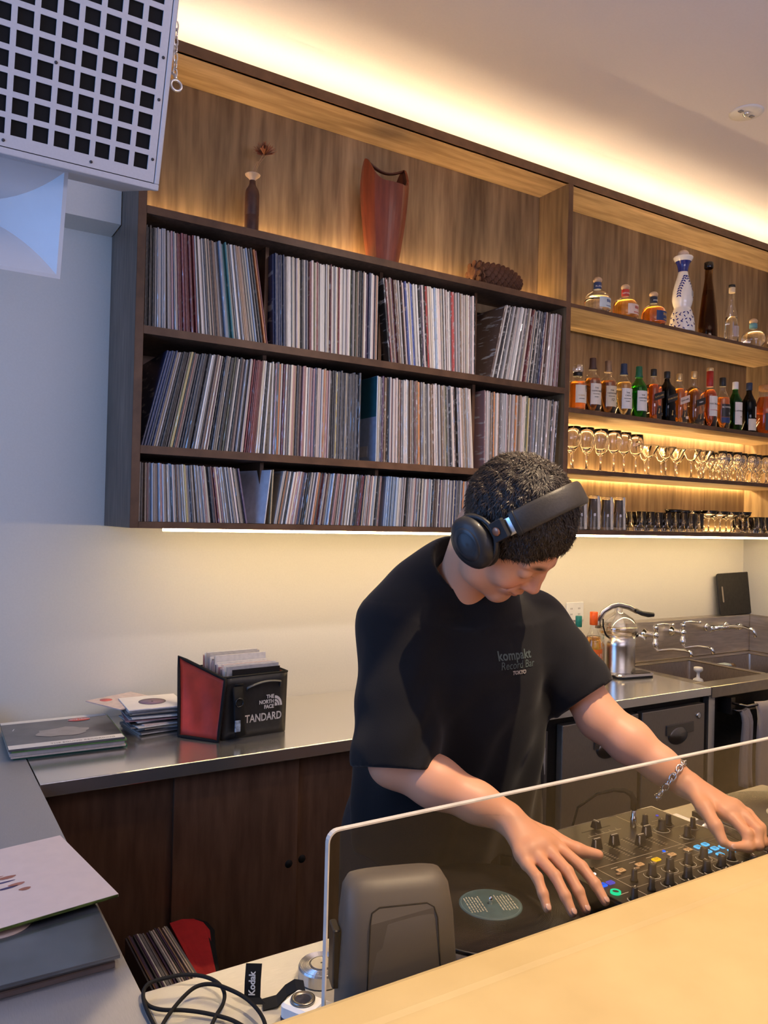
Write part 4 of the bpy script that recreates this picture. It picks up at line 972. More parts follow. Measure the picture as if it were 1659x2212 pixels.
# juicer
ju = thing('citrus_juicer', 'stainless citrus juicer with a clear dome, lever arm and black grip', 'juicer', (2.885, 2.545, CT+.001), radians(-8)); ju.scale = (1, 1, .93)
BS = mat('juicer_steel', (.70, .67, .62), .24, 1, var=.04, scale=30, stretch=(1, 1, 14))
MB().rbox(-.085, .13, -.105, .085, .006, .020, .03).build('base_plate', CHROME, ju)
MB().rbox(-.083, .128, -.103, .083, 0, .006, .03).build('foot_pad', BLACKP, ju)
MB().rbox(.01, .115, -.09, -.02, .020, .0215, .012).build('drip_tray', mat('tray_dark', (.08, .075, .07), .2, 1), ju)
MB().lathe([(.078, .020), (.079, .024), (.0785, .15), (.080, .205)], 40, c=(-.01, 0, 0)).build('body', BS, ju)
MB().lathe([(.080, .205), (.089, .212), (.091, .245), (.088, .25), (.086, .246), (.078, .214)], 40, c=(-.01, 0, 0), cap=False).build('bowl', glassmat('smoky_bowl', tint=(.85, .8, .72), edge=(1, .95, .85), body=.2, fmax=.8, power=1.6), ju)
MB().lathe([(.088, .247), (.084, .262), (.066, .288), (.036, .308), (.018, .318), (.018, .335)], 32, c=(-.01, 0, 0), cap=False).build('dome', glassmat('dome_clear', edge=(1, .95, .85), body=.12, fmax=.8, power=1.6), ju)
MB().lathe([(.035, .235), (.030, .262), (.012, .300), (.008, .335)], 10, c=(-.01, 0, 0), sm=False).build('reamer', mat('reamer_plastic', (.72, .68, .62), .3), ju)
arm = [(-.105, .03, .235), (-.108, .02, .275), (-.090, .01, .318), (-.050, 0, .345), (-.01, 0, .352), (.04, -.01, .340), (.085, -.02, .318)]
MB().tube(arm, .009, 12, flat=(1.5, .8)).build('lever_arm', mat('arm_metal', (.62, .58, .54), .25, 1), ju)
MB().tube([(.075, -.018, .323), (.105, -.027, .309), (.135, -.037, .303), (.160, -.045, .303)], [.010, .012, .014, .011], 12).build('grip', BLACKP, ju)
MB().tube([(.062, -.03, .200), (.085, -.045, .198), (.100, -.052, .190), (.103, -.054, .180)], [.008, .007, .006, .005], 10).build('spout', CHROME, ju)
MB().ball((.066, -.030, .204), .016, 8).build('spout_plug', BLACKP, ju)
MB().tube([(-.085, -.01, .20), (-.10, -.02, .21), (-.115, -.02, .25), (-.108, -.01, .285)], .004, 8).build('cable', BLACKM, ju)
# sink unit
sk = thing('sink_unit', 'stainless double sink with backsplash at the right end of the worktop', 'sink', (3.05, 2.185, 0))
def SK(mb): return L_(mb, (3.05, 2.185, 0))
b = MB()
b.box(3.05, 4.195, 2.172, 2.262, CT-.006, CT).box(3.05, 4.195, 2.678, 2.735, CT-.006, CT).box(3.05, 3.115, 2.262, 2.678, CT-.006, CT)
b.box(3.565, 3.60, 2.262, 2.678, CT-.006, CT+.002).box(4.09, 4.195, 2.262, 2.678, CT-.006, CT)
b.box(3.05, 4.195, 2.168, 2.174, CT-.05, CT)
SK(b).build('rim', mat('sink_rim_steel', (.42, .37, .31), .28, 1, var=.05, scale=40), sk, bevel=.004)
for x0, x1 in ((3.115, 3.565), (3.60, 4.09)):
    bb = MB(); y0, y1, z0, z1 = 2.262, 2.678, CT-.21, CT-.006
    vs = [(x0, y0, z1), (x1, y0, z1), (x1, y1, z1), (x0, y1, z1), (x0+.015, y0+.015, z0), (x1-.015, y0+.015, z0), (x1-.015, y1-.015, z0), (x0+.015, y1-.015, z0)]
    bb.add(vs, [(0, 1, 5, 4), (1, 2, 6, 5), (2, 3, 7, 6), (3, 0, 4, 7), (4, 5, 6, 7)])
    q = SK(bb).build('basin', mat('sink_steel', (.55, .48, .41), .33, 1, var=.1, scale=30, stretch=(10, 10, 1)), sk, bevel=.012)
    sd = q.modifiers.new('solid', 'SOLIDIFY'); sd.thickness = .0012
    SK(MB().lathe([(.045, 0), (.045, .003), (.03, .004), (.025, .001), (0, .001)], 24, c=((x0+x1)/2, 2.50, z0+.001), cap=False)).build('drain', CHROME, sk)
SK(MB().box(3.05, 4.195, 2.725, 2.794, CT, 1.058).box(4.165, 4.195, 2.19, 2.725, CT, 1.058)).build('backsplash', mat('splash_steel', (.74, .66, .57), .34, 1, var=.1, scale=12, stretch=(1, 1, 10)), sk, bevel=.004)
SK(MB().box(3.12, 4.19, 2.25, 2.78, .10, CT-.215).box(3.12, 3.16, 2.22, 2.26, 0, CT-.05).box(3.12, 4.19, 2.235, 2.25, .62, CT-.05)).build('under_cabinet', mat('under_sink_steel', (.10, .085, .07), .4, 1), sk)  # dark steel below the basins
SK(MB().box(3.075, 3.118, 2.2, 2.23, 0, CT-.05)).build('leg', STEEL, sk)
# towel rail on the sink front
SK(MB().tube([(3.20, 2.17, .765), (3.20, 2.10, .765), (4.0, 2.10, .765)], .006, 8).tube([(3.20, 2.17, .735), (3.20, 2.14, .735), (4.0, 2.14, .735)], .005, 8).box(3.185, 3.215, 2.165, 2.24, .715, .790)).build('towel_rail', mat('rail_dark', (.2, .18, .16), .3, 1), sk)
# taps
def tap(lab, x, z, tip, lever):
    t = thing('tap', lab, 'tap', (x, 2.724, z))
    tx, ty, tz = tip[0]-x, tip[1]-2.724, tip[2]-z
    Mx = Matrix.Rotation(pi/2, 4, 'X')
    MB().lathe([(.026, 0), (.026, .004), (.016, .012), (.013, .04), (.015, .045), (.015, .058), (.012, .062)], 20, M=Mx).build('wall_mount', CHROME, t)
    MB().ball((0, -.068, 0), .019, 8).lathe([(.012, -.062), (.015, -.058), (.015, -.035), (.011, -.032), (.011, .028), (.014, .03), (.014, .045), (.010, .048)], 16, c=(.002, -.068, 0)).build('valve', CHROME, t)
    if lever: MB().tube([(0, -.068, .052), (.03, -.085, .058), (.075, -.11, .055)], [.006, .005, .005], 8).ball((.078, -.112, .055), .009, 6).build('lever', CHROME, t)
    p0 = Vector((.002, -.07, -.06)); q = Vector((tx, ty, tz))
    mid = [p0, p0+Vector((.006, -.012, -.018)), p0.lerp(q, .12)+Vector((0, 0, -.012)), p0.lerp(q, .5)+Vector((0, 0, .012)), p0.lerp(q, .86)+Vector((0, 0, .022)), q+Vector((-.004, .004, .022)), q]
    MB().tube(mid, [.009, .009, .008, .0075, .0075, .008, .009], 10).build('spout', CHROME, t)
tap('chrome wall tap with a long swung spout nearest the juicer', 3.27, .998, (3.30, 2.46, .918), True)
tap('chrome wall tap with a swung spout between the other two taps', 3.485, 1.000, (3.51, 2.49, .914), True)
t = thing('tap', 'chrome wall mixer tap with two handles at the far basin', 'tap', (3.86, 2.724, 1.005))
MB().tube([(-.10, -.05, 0), (.10, -.05, 0)], .014, 12).build('valve', CHROME, t)
for dx in (-.085, .085):
    MB().tube([(dx, 0, 0), (dx, -.055, 0)], .012, 10).lathe([(.022, 0), (.022, .006), (.012, .010)], 18, M=Matrix.Translation((dx, 0, 0)) @ Matrix.Rotation(pi/2, 4, 'X')).build('wall_mount', CHROME, t)
    MB().lathe([(.012, 0), (.018, .004), (.018, .028), (.014, .032)], 14, M=Matrix.Translation((dx+(-.02 if dx < 0 else .02), -.055, .0)) @ Matrix.Rotation(pi/2 if dx > 0 else -pi/2, 4, 'Y')).build('handle', CHROME, t)
MB().tube([(0, -.05, 0), (.0, -.09, .012), (.01, -.16, .016), (.015, -.215, .005), (.016, -.225, -.03)], .009, 10).build('spout', CHROME, t)
# chopping board
t = thing('chopping_board', 'black chopping board with a handle slot leaning on the wall above the sink', 'chopping board', (4.085, 2.742, 1.060), 0, None, rot=(radians(-5), radians(-2), 0))
t.rotation_euler = (radians(-7), radians(-1.5), 0)
BD_ = mat('board_black', (.02, .017, .015), .55, var=.2, scale=60)
M_ = Matrix.Rotation(pi/2, 4, 'X')
MB().rbox(-.165, .215, .0, .238, -.005, .005, .018, M=M_).build('board', BD_, t)
MB().rbox(-.136, -.124, .075, .165, .0051, .0062, .0055, M=M_).build('handle_slot', mat('slot_light', (.30, .25, .21), .6), t)
# soap pump
t = thing('soap_pump', 'white foam soap pump bottle standing in the near basin', 'soap bottle', (3.215, 2.36, CT-.209))
MB().lathe([(.030, 0), (.034, .006), (.034, .12), (.028, .145), (.022, .15)], 24).build('body', glassmat('soap_body', body=.5, edge=(1, 1, 1)), t)
MB().lathe([(.022, .148), (.025, .152), (.025, .185), (.020, .196), (.008, .202), (.007, .225), (.018, .232), (.021, .238), (.020, .25), (.014, .252)], 24).build('pump', mat('pump_white', (.82, .78, .70), .4), t)
# sponge holder and cloth
t = thing('dish_cloth', 'folded pale blue cloth and scrub brush in the far basin', 'cloth', (3.74, 2.62, CT-.05))
MB().rbox(-.085, .085, -.025, .025, -.012, .022, .012).build('cloth', mat('cloth_blue', (.55, .64, .68), .9, bump=.3, scale=200), t)
MB().tube([(.08, 0, 0), (.125, 0, -.002)], [.018, .020], 12).build('brush', mat('brush_brown', (.20, .13, .08), .8, bump=.5, scale=200), t)
MB().box(-.09, .14, -.03, .045, -.020, -.013).build('wire_shelf', STEEL, t)
# fridge doors under the worktop
fg = thing('undercounter_fridge', 'stainless under-counter fridge with two doors below the worktop', 'fridge', (2.17, 2.2, 0))
def FG(mb): return L_(mb, (2.17, 2.2, 0))
FM = mat('fridge_steel', (.42, .37, .30), .42, .8, var=.06, scale=50, stretch=(12, 1, 1))
FG(MB().box(1.98, 3.06, 2.235, 2.79, .05, CT-.040)).build('body', mat('fridge_dark', (.03, .027, .024), .5, .5), fg)
for x0, x1 in ((2.185, 2.615), (2.640, 3.046)):
    d_ = FG(MB().box(x0, x1, 2.198, 2.232, .12, .775)).build('door', FM, fg, bevel=.004)
    hx = x1-.24
    FG(MB().box(hx-.02, hx+.16, 2.192, 2.199, .66, .705)).build('handle_plate', STEELD, d_, bevel=.002)
    FG(MB().lathe([(.05, 0), (.05, .002), (.038, .010), (.0, .014)], 24, M=Matrix.Translation((hx+.06, 2.198, .655)) @ Matrix.Rotation(pi/2, 4, 'X') @ Matrix.Diagonal((1.3, .8, 1, 1)), cap=False)).build('handle', STEELD, d_)
    FG(MB().lathe([(.014, 0), (.014, .004), (.008, .005), (0, .004)], 18, M=Matrix.Translation((x1-.045, 2.197, .725)) @ Matrix.Rotation(pi/2, 4, 'X'), cap=False)).build('lock', CHROME, d_)
FG(MB().box(2.02, 2.115, 2.205, 2.235, .12, .76)).build('control_panel', mat('panel_grey', (.16, .15, .14), .45, .6), fg, bevel=.002)
FG(MB().box(2.04, 2.10, 2.200, 2.206, .60, .70)).build('control_label', mat('label_grey', (.35, .33, .31), .5), fg)
# towels
def towel(lab, x0, x1, z1, z0, y, seed, colr):
    vs = []; fs = []; nx, nz = 14, 12
    for lay in (0, 1):
        for j in range(nz+1):
            for i in range(nx+1):
                u_, v_ = i/nx, j/nz
                yy = y+.006*sin(u_*11+seed)*(.3+v_)+.004*sin(u_*23+seed*2)*v_-(.012 if lay == 0 else -.006)-.02*sin(pi*min(1, v_*6)*.5)+.02
                vs.append((x0+(x1-x0)*u_+.006*sin(v_*5+seed), yy, z1+(z0-z1)*v_-.004*sin(u_*4)))
    W_ = nx+1; N_ = W_*(nz+1)
    for j in range(nz):
        for i in range(nx):
            b0 = j*W_+i; fs.append((b0, b0+W_, b0+W_+1, b0+1)); fs.append((N_+b0, N_+b0+1, N_+b0+W_+1, N_+b0+W_))
    ed = [i for i in range(nx+1)]+[j*W_+nx for j in range(1, nz+1)]+[nz*W_+i for i in range(nx-1, -1, -1)]+[j*W_ for j in range(nz-1, 0, -1)]
    for a_, b_ in zip(ed, ed[1:]+ed[:1]): fs.append((a_, b_, N_+b_, N_+a_))
    tag(MB().add(vs, fs, 0, True).build('towel', mat('terry_'+lab[:5], colr, .95, sheen=.4, bump=.5, scale=500), None), lab, 'towel')
towel('narrow grey-beige towel hanging at the left end of the rail', 3.215, 3.265, .738, .40, 2.125, 1, (.42, .36, .31))
towel('wide grey-beige towel folded over the front of the rail', 3.275, 3.52, .775, .34, 2.088, 2, (.48, .41, .36))
towel('pale cream towel hanging behind the wide grey one at the right edge', 3.42, 3.75, .785, .50, 2.112, 3, (.70, .62, .50))
# ------------------------------------------------------------------ turntables, mixer, small things on the DJ counter
VIN = mat('vinyl', (.014, .014, .015), .22)
def vinyl_mat():
    m_ = bpy.data.materials.new('vinyl_grooves'); m_.use_nodes = True; nt = m_.node_tree; b = nt.nodes['Principled BSDF']
    b.inputs['Base Color'].default_value = (.013, .012, .012, 1); b.inputs['Roughness'].default_value = .27; b.inputs['Specular IOR Level'].default_value = .6
    b.inputs['Anisotropic'].default_value = .85
    tg = nn(nt, 'ShaderNodeTangent', direction_type='RADIAL', axis='Z'); nt.links.new(tg.outputs[0], b.inputs['Tangent'])
    tc = nn(nt, 'ShaderNodeTexCoord'); ln = nn(nt, 'ShaderNodeVectorMath', operation='LENGTH'); nt.links.new(tc.outputs['Object'], ln.inputs[0])
    mu = nn(nt, 'ShaderNodeMath', operation='MULTIPLY'); mu.inputs[1].default_value = 2600; nt.links.new(ln.outputs['Value'], mu.inputs[0])
    si = nn(nt, 'ShaderNodeMath', operation='SINE'); nt.links.new(mu.outputs[0], si.inputs[0])
    bp = nn(nt, 'ShaderNodeBump'); bp.inputs['Strength'].default_value = .12; bp.inputs['Distance'].default_value = .0005
    nt.links.new(si.outputs[0], bp.inputs['Height']); nt.links.new(bp.outputs[0], b.inputs['Normal'])
    return m_
VG = vinyl_mat()
DECK = mat('deck_dark', (.030, .028, .026), .38, .0, var=.0)
DECKS = mat('deck_silver', (.42, .40, .38), .32, .9, var=.04, scale=200)
def turntable(lab, cx_, cy_, x0, x1, y0, y1, body, armx):
    t = thing('turntable', lab, 'turntable', (cx_, cy_, CT+.0005))
    MB().rbox(x0-cx_, x1-cx_, y0-cy_, y1-cy_, .008, .060, .015).build('plinth', body, t)
    for sx_ in (x0-cx_+.05, x1-cx_-.05):
        for sy_ in (y0-cy_+.05, y1-cy_-.05): MB().lathe([(.022, 0), (.024, .002), (.022, .0085)], 16, c=(sx_, sy_, 0)).build('foot', BLACKP, t)
    MB().lathe([(.150, .060), (.166, .062), (.166, .080), (.163, .083), (0, .083)], 72, cap=False).build('platter', mat('platter_alu', (.30, .29, .28), .25, 1, var=.2, scale=120), t)
    MB().lathe([(.148, .083), (.148, .0855), (0, .0855)], 60, cap=False).build('slipmat', BLACKM, t)
    # tone arm
    ax_, ay_ = armx
    MB().lathe([(.030, .060), (.031, .066), (.024, .070), (.022, .085), (.012, .090), (.010, .102)], 24, c=(ax_, ay_, 0)).build('arm_base', DECKS, t)
    am = DECK if body is DECK else CHROME
    MB().tube([(ax_, ay_-.05, .098), (ax_, ay_, .099), (ax_-.002, ay_+.12, .099), (ax_+.006, ay_+.17, .097), (ax_+.010, ay_+.20, .095)], .0042, 8).lathe([(.014, -.02), (.014, .02)], 16, M=Matrix.Translation((ax_, ay_-.055, .098)) @ Matrix.Rotation(pi/2, 4, 'X')).build('tone_arm', am, t)
    MB().box(ax_+.002, ax_+.020, ay_+.198, ay_+.232, .0875, .098).build('headshell', BLACKP, t)
    return t
tl = turntable('dark turntable at the left with a black record on it, behind the acrylic screen', .818, .974, .635, .960, .735, 1.135, DECK, (-.160, -.140))
MB().lathe([(.0, .060), (.019, .060), (.0185, .064), (.013, .0675), (.003, .068), (0, .070)], 24, c=(.108, .118, 0), cap=False).build('adapter_dome', mat('adapter_grey', (.45, .43, .40), .25, .6), tl)
rec = thing('record', 'black vinyl record with a slate blue label turning on the left deck', 'record', (.818, .974, CT+.0865), radians(-20))
MB().lathe([(.0, .0015), (.050, .0015), (.052, .0026), (.148, .0026), (.1505, .0018), (.1505, 0), (0, 0)], 96, cap=False).build('disc', VG, rec)
MB().lathe([(.0, .0034), (.0495, .0034), (.0505, .0028), (.0505, .0014)], 64, cap=False).build('centre_label', mat('label_slate', (.065, .12, .13), .45, var=.1, scale=60), rec)
MB().lathe([(.0467, .0036), (.0472, .0037), (.0477, .0036)], 64, cap=False).build('label_ring', mat('ring_pale_blue', (.14, .22, .24), .45), rec)
MB().lathe([(.0, .0), (.0035, 0), (.0035, .012), (.002, .015), (0, .0155)], 14, cap=False).build('spindle', CHROME, rec)
LTX = mat('label_print', (.55, .52, .40), .5)
bar_rs = random.Random(4)
lm = MB()
for side in (-1, 1):
    for ln_ in range(6):
        y_ = side*.0; xx = side*(.014+ln_*.0048)
        y0 = -.026+bar_rs.uniform(0, .006); 
        while y0 < .024:
            w_ = bar_rs.uniform(.003, .009); lm.box(xx-.0009, xx+.0009, y0, min(y0+w_, .026), .0036, .0038); y0 += w_+bar_rs.uniform(.0012, .003)
lm.build('label_lettering', LTX, rec)
tr = turntable('silver-trimmed turntable at the right edge carrying a black record', 1.640, .955, 1.385, 1.860, .735, 1.175, DECKS, (-.200, -.120))
rec2 = thing('record', 'black vinyl record with a pale grey label on the right deck', 'record', (1.640, .965, CT+.0865), radians(35))
MB().lathe([(.0, .0015), (.050, .0015), (.052, .0026), (.148, .0026), (.1505, .0018), (.1505, 0), (0, 0)], 96, cap=False).build('disc', VG, rec2)
MB().lathe([(.0, .0034), (.0495, .0034), (.0505, .0028), (.0505, .0014)], 64, cap=False).build('centre_label', mat('label_grey2', (.26, .27, .26), .35), rec2)
MB().lathe([(.0, .0), (.0035, 0), (.0035, .012), (.002, .015), (0, .0155)], 14, cap=False).build('spindle', CHROME, rec2)
MB().box(-.245, -.160, .135, .180, .0602, .0645).build('name_plate', WHITEP, tr, bevel=.001)
MB().lathe([(.016, .060), (.016, .082), (.014, .084)], 24, c=(-.158, .115, 0)).build('speed_knob', CHROME, tr)
MB().lathe([(.008, .060), (.0085, .076), (.004, .080)], 16, c=(-.135, .095, 0)).build('target_lamp', emat('lamp_pink', (1.0, .02, .22), 3.0), tr)

# mixer
mx = thing('dj_mixer', 'black DJ mixer crowded with knobs, faders and lit buttons', 'mixer', (1.165, .905, CT+.0005))
MX0, MX1, MY0, MY1, MT = .972, 1.358, .722, 1.104, .110
def LM(x, y): return (x-1.165, y-.905)
FP = mat('mixer_face', (.026, .023, .020), .36, .3, var=.0)
MB().rbox(MX0-1.165, MX1-1.165, MY0-.905, MY1-.905, .012, MT-.002, .006).build('chassis', BLACKP, mx)
MB().rbox(MX0-1.1645, MX1-1.1655, MY0-.9045, MY1-.9055, MT-.002, MT+.0006, .006).build('face_plate', FP, mx)
MB().tube([(MX0-1.165, MY1-.905, MT+.0003), (MX1-1.165, MY1-.905, MT+.0003), (MX1-1.165, MY0-.905, MT+.0003)], .0010, 6).build('edge_trim', mat('trim_line', (.35, .32, .27), .3, .8), mx)
LN = mat('mixer_print', (.62, .55, .45), .5); zt = MT+.0009
pl = MB()
def line(x0, y0, x1, y1, w_=.0007):
    d = Vector((x1-x0, y1-y0, 0)).normalized(); n_ = Vector((-d.y, d.x, 0))*w_/2; a = Vector((*LM(x0, y0), zt)); b = Vector((*LM(x1, y1), zt))
    pl.add([a-n_, b-n_, b+n_, a+n_], [(0, 1, 2, 3)])
line(1.247, .72, 1.247, 1.10, .001); line(1.028, .72, 1.028, .955, .001); line(1.028, .948, 1.247, .945, .0008); line(1.247, 1.006, 1.356, 1.002, .0007)
line(1.247, .942, 1.356, .940); line(1.028, .902, 1.247, .902, .0006); line(1.028, .867, 1.247, .867, .0006); line(1.302, .72, 1.302, .94, .0006)
for xf in (1.085, 1.128, 1.172, 1.216):
    for q in range(11): line(xf-.010, .958+q*.0055, xf-.004, .958+q*.0055, .0006); line(xf+.004, .958+q*.0055, xf+.010, .958+q*.0055, .0006)
for q in range(5): line(1.125+q*.018, 1.052, 1.125+q*.018, 1.058, .0007)
line(1.115, 1.050, 1.205, 1.050, .0008)
for q in range(7): line(.982+q*.004, .915, .982+q*.004, .925, .0006)
for xx in (1.06, 1.105, 1.149, 1.192, 1.236): line(xx-.010, .935, xx+.006, .935, .0012)
for xx, yy in ((1.27, 1.03), (1.30, 1.045), (1.33, 1.0), (1.28, .965), (1.32, .93), (1.0, .95), (1.0, .862), (1.01, .80), (1.33, .88)): line(xx-.012, yy, xx+.010, yy, .0012)
pl.build('printed_lines', LN, mx)
sl = MB()
for xf in (1.085, 1.128, 1.172, 1.216): a = LM(xf, .986); sl.box(a[0]-.0012, a[0]+.0012, a[1]-.030, a[1]+.030, MT+.0004, MT+.0009)
a = LM(1.160, 1.072); sl.box(a[0]-.038, a[0]+.038, a[1]-.0014, a[1]+.0014, MT+.0004, MT+.0009)
sl.build('fader_slots', INK, mx)
CAPM = mat('fader_cap', (.016, .015, .014), .4); CAPW = mat('cap_line', (.62, .58, .50), .5)
def fader(x, y, horiz=False, wd=.020, dp=.013, h=.023):
    a = LM(x, y); 
    hw, hd = (wd/2, dp/2) if not horiz else (dp/2, wd/2)
    vs = [(a[0]-hw, a[1]-hd, MT+.003), (a[0]+hw, a[1]-hd, MT+.003), (a[0]+hw, a[1]+hd, MT+.003), (a[0]-hw, a[1]+hd, MT+.003),
          (a[0]-hw*.75, a[1]-hd*.6, MT+h), (a[0]+hw*.75, a[1]-hd*.6, MT+h), (a[0]+hw*.75, a[1]+hd*.6, MT+h), (a[0]-hw*.75, a[1]+hd*.6, MT+h)]
    o = MB().add(vs, [(3, 2, 1, 0), (4, 5, 6, 7), (0, 1, 5, 4), (1, 2, 6, 5), (2, 3, 7, 6), (3, 0, 4, 7)]).build('fader_cap', CAPM, mx, bevel=.0012)
    if not horiz: MB().box(a[0]-hw*.76, a[0]+hw*.76, a[1]-.0007, a[1]+.0007, MT+h-.001, MT+h+.0004).box(a[0]-hw*.9, a[0]-hw*.75, a[1]-hd*.9, a[1]-hd*.55, MT+.004, MT+h-.001).build('pointer', CAPW, o)
    else: MB().box(a[0]-.0007, a[0]+.0007, a[1]-hd*.76, a[1]+hd*.76, MT+h-.001, MT+h+.0004).build('pointer', CAPW, o)
    return o
fader(1.160, 1.072, True, .017, .016, .017)
for xf, yf in ((1.085, 1.000), (1.128, .998), (1.172, .975), (1.216, .998)): fader(xf, yf)
fader(1.047, 1.008, wd=.006, dp=.006, h=.011); fader(1.052, .978, wd=.006, dp=.006, h=.011); fader(1.330, .865, wd=.012)
def knob(x, y, r=.0065, h=.018, ring=True, ptr=0.6):
    a = LM(x, y)
    o = MB().lathe([(r*1.25, MT+.0006), (r*1.2, MT+.004), (r*.95, MT+.006), (r*.82, MT+h-.001), (r*.6, MT+h)], 18, c=(a[0], a[1], 0)).build('knob', CAPM, mx)
    d = Vector((cos(ptr), sin(ptr), 0)); n_ = Vector((-d.y, d.x, 0))*.0007; c_ = Vector((*a, 0))
    def q(p, z): return (c_.x+p.x, c_.y+p.y, z)
    MB().add([q(-n_, MT+h+.0003), q(n_, MT+h+.0003), q(d*r*.8+n_, MT+h+.0002), q(d*r*.8-n_, MT+h+.0002), q(d*r*1.15+n_, MT+.004), q(d*r*1.15-n_, MT+.004)], [(0, 3, 2, 1), (3, 5, 4, 2)]).build('pointer', CAPW, o)
    if ring:
        pts = [(a[0]+r*1.75*cos(b), a[1]+r*1.75*sin(b), MT+.0009) for b in [radians(-235+i*13) for i in range(23)]]
        MB().tube(pts, .0006, 4).build('dial_ring', CAPW, o)
rk = random.Random(9)
for xk in (1.049, 1.093, 1.139, 1.188, 1.231):
    for yk in (.884, .848, .812, .776): knob(xk+rk.uniform(-.001, .001), yk, .0078 if xk > 1.06 else .0055, .021, ring=xk > 1.06, ptr=rk.uniform(.2, 1.6))
for xk, yk, r_ in ((1.262, 1.040, .0065), (1.272, 1.008, .0085), (1.306, 1.020, .0065), (1.288, .962, .0075), (1.335, .985, .006), (1.272, .858, .006), (1.28, .82, .008), (1.33, .82, .007), (.998, .84, .006), (1.0, .80, .006), (1.0, .765, .006)):
    knob(xk, yk, r_, .021, ptr=rk.uniform(.2, 1.6))
def button(name, x, y, w_, d_, mt, r=0.002, h=.0032):
    a = LM(x, y); return MB().rbox(a[0]-w_/2, a[0]+w_/2, a[1]-d_/2, a[1]+d_/2, MT+.0005, MT+h, r).build(name, mt, mx)
CREAM = mat('button_cream', (.62, .42, .22), .45); YEL = emat('button_yellow', (1.0, .56, .01), 1.0); BLU = emat('button_blue', (.0, .12, 1.0), 1.2)
LBL = emat('button_light_blue', (.10, .55, 1.0), 1.1); GRN = emat('button_green', (.0, .75, .34), 1.0); PUR = emat('button_violet', (.12, .10, .75), .7)
for i, xk in enumerate((1.059, 1.106, 1.149, 1.191, 1.235)):
    o = button('cue_button', xk, .921, .0165, .0105, YEL if i == 2 else CREAM)
    button('small_button', xk-.014, .914, .009, .006, mat('button_tan', (.26, .17, .10), .5), h=.0026)
    MB().tube([(*(LM(xk+.004*cos(q), .921+.0025*sin(q))), MT+.0034) for q in [2*pi*k/12 for k in range(12)]], .0004, 4, closed=True).build('button_ring', mat('ring_brown', (.25, .13, .05), .5), o)
for xk, yk in ((1.263, .920), (1.285, .921), (1.262, .899), (1.285, .901), (1.271, .880), (1.305, .899), (1.305, .880)):
    o = button('effect_button', xk, yk, .0135, .0120, LBL)
    a = LM(xk, yk); MB().box(a[0]-.0035, a[0]-.0025, a[1]-.003, a[1]+.003, MT+.0032, MT+.0035).box(a[0]+.0005, a[0]+.0015, a[1]-.003, a[1]+.003, MT+.0032, MT+.0035).box(a[0]-.0035, a[0]+.0015, a[1]-.0035, a[1]-.0027, MT+.0032, MT+.0035).build('symbol', mat('ink_deep_blue', (.01, .04, .2), .5), o)
o = button('mode_button', .990, .898, .0140, .0115, BLU)
a = LM(.990, .898); MB().tube([(a[0]-.003, a[1]-.002, MT+.0036), (a[0]+.003, a[1]-.002, MT+.0036), (a[0]+.003, a[1]+.002, MT+.0036), (a[0]-.003, a[1]+.002, MT+.0036)], .0004, 4, closed=True).build('symbol', mat('ink_deep_blue'), o)
button('mode_button', 1.008, .898, .0140, .0105, PUR)
a = LM(.989, .870); MB().lathe([(.0085, MT+.0006), (.0085, MT+.004), (.006, MT+.0045), (.0055, MT+.003), (0, MT+.003)], 24, c=(a[0], a[1], 0), cap=False).build('round_button', GRN, mx)
MB().lathe([(.0052, MT+.0032), (0, MT+.0034)], 18, c=(a[0], a[1], 0), cap=False).build('round_button_top', BLACKP, mx)
for xk, yk, mt_ in ((1.325, 1.062, PUR), (1.324, .985, PUR), (1.332, .984, PUR), (1.192, .939, BLU), (1.01, .935, emat('led_white', (1, .85, .75), 2.0))):
    a = LM(xk, yk); MB().lathe([(.0032, MT+.0006), (.0028, MT+.002), (0, MT+.0024)], 12, c=(a[0], a[1], 0), cap=False).build('indicator', mt_, mx)
MB().box(*(LM(1.04, 0)[0]-.02, LM(1.04, 0)[0]-.014), LM(0, .95)[1], LM(0, .965)[1], MT+.0005, MT+.003).build('switch', BLACKP, mx)
# headphone plug in the mixer
ca_ = thing('headphone_cable', 'black cable with chrome jack plugged into the far edge of the mixer', 'cable', (1.234, 1.045, CT+MT))
MB().lathe([(.0032, 0), (.0060, .001), (.0060, .020), (.0045, .022), (.0045, .040)], 14).build('jack', CHROME, ca_)
MB().tube([(0, 0, .035), (0, .0, .055), (-.002, .006, .064), (-.012, .014, .070), (-.03, .025, .070), (-.055, .045, .060), (-.08, .07, .03), (-.085, .085, -.03), (-.075, .09, -.12), (-.06, .092, -.25), (-.02, .095, -.40)], [.0062, .0062, .0058, .0048, .0035, .0026, .0024, .0024, .0024, .0024, .0024], 8).build('cord', BLACKM, ca_)

# acrylic screen
ac = thing('acrylic_screen', 'clear acrylic screen with pale polished edges standing behind the bar edge', 'screen', (.382, .716, CT+.001))
AX1 = 2.2; AH = 1.2265-CT
def rect_round(w_, h_, r=.012):
    pts = [(0, 0), (w_, 0), (w_, h_)]
    return pts+[(r-r*sin(a), h_-r+r*cos(a)) for a in [pi/2*i/5 for i in range(6)]]
Mxz = Matrix.Translation((0, .003, 0)) @ Matrix.Rotation(pi/2, 4, 'X')
pol = rect_round(AX1, AH)
MB().prism(pol, 0, .006, M=Mxz).build('sheet', glassmat('acrylic', tint=(.90, .88, .85), edge=(1, .97, .92), fmax=.45, rough=.012, body=.010, power=3.5), ac)
EDG = mat('acrylic_edge', (.62, .59, .54), .3, emit=0)
eb = MB(); outl = [(AX1, AH)]+pol[3:]+[(0, 0)]
pp = [(p[0], 0, p[1]) for p in outl]
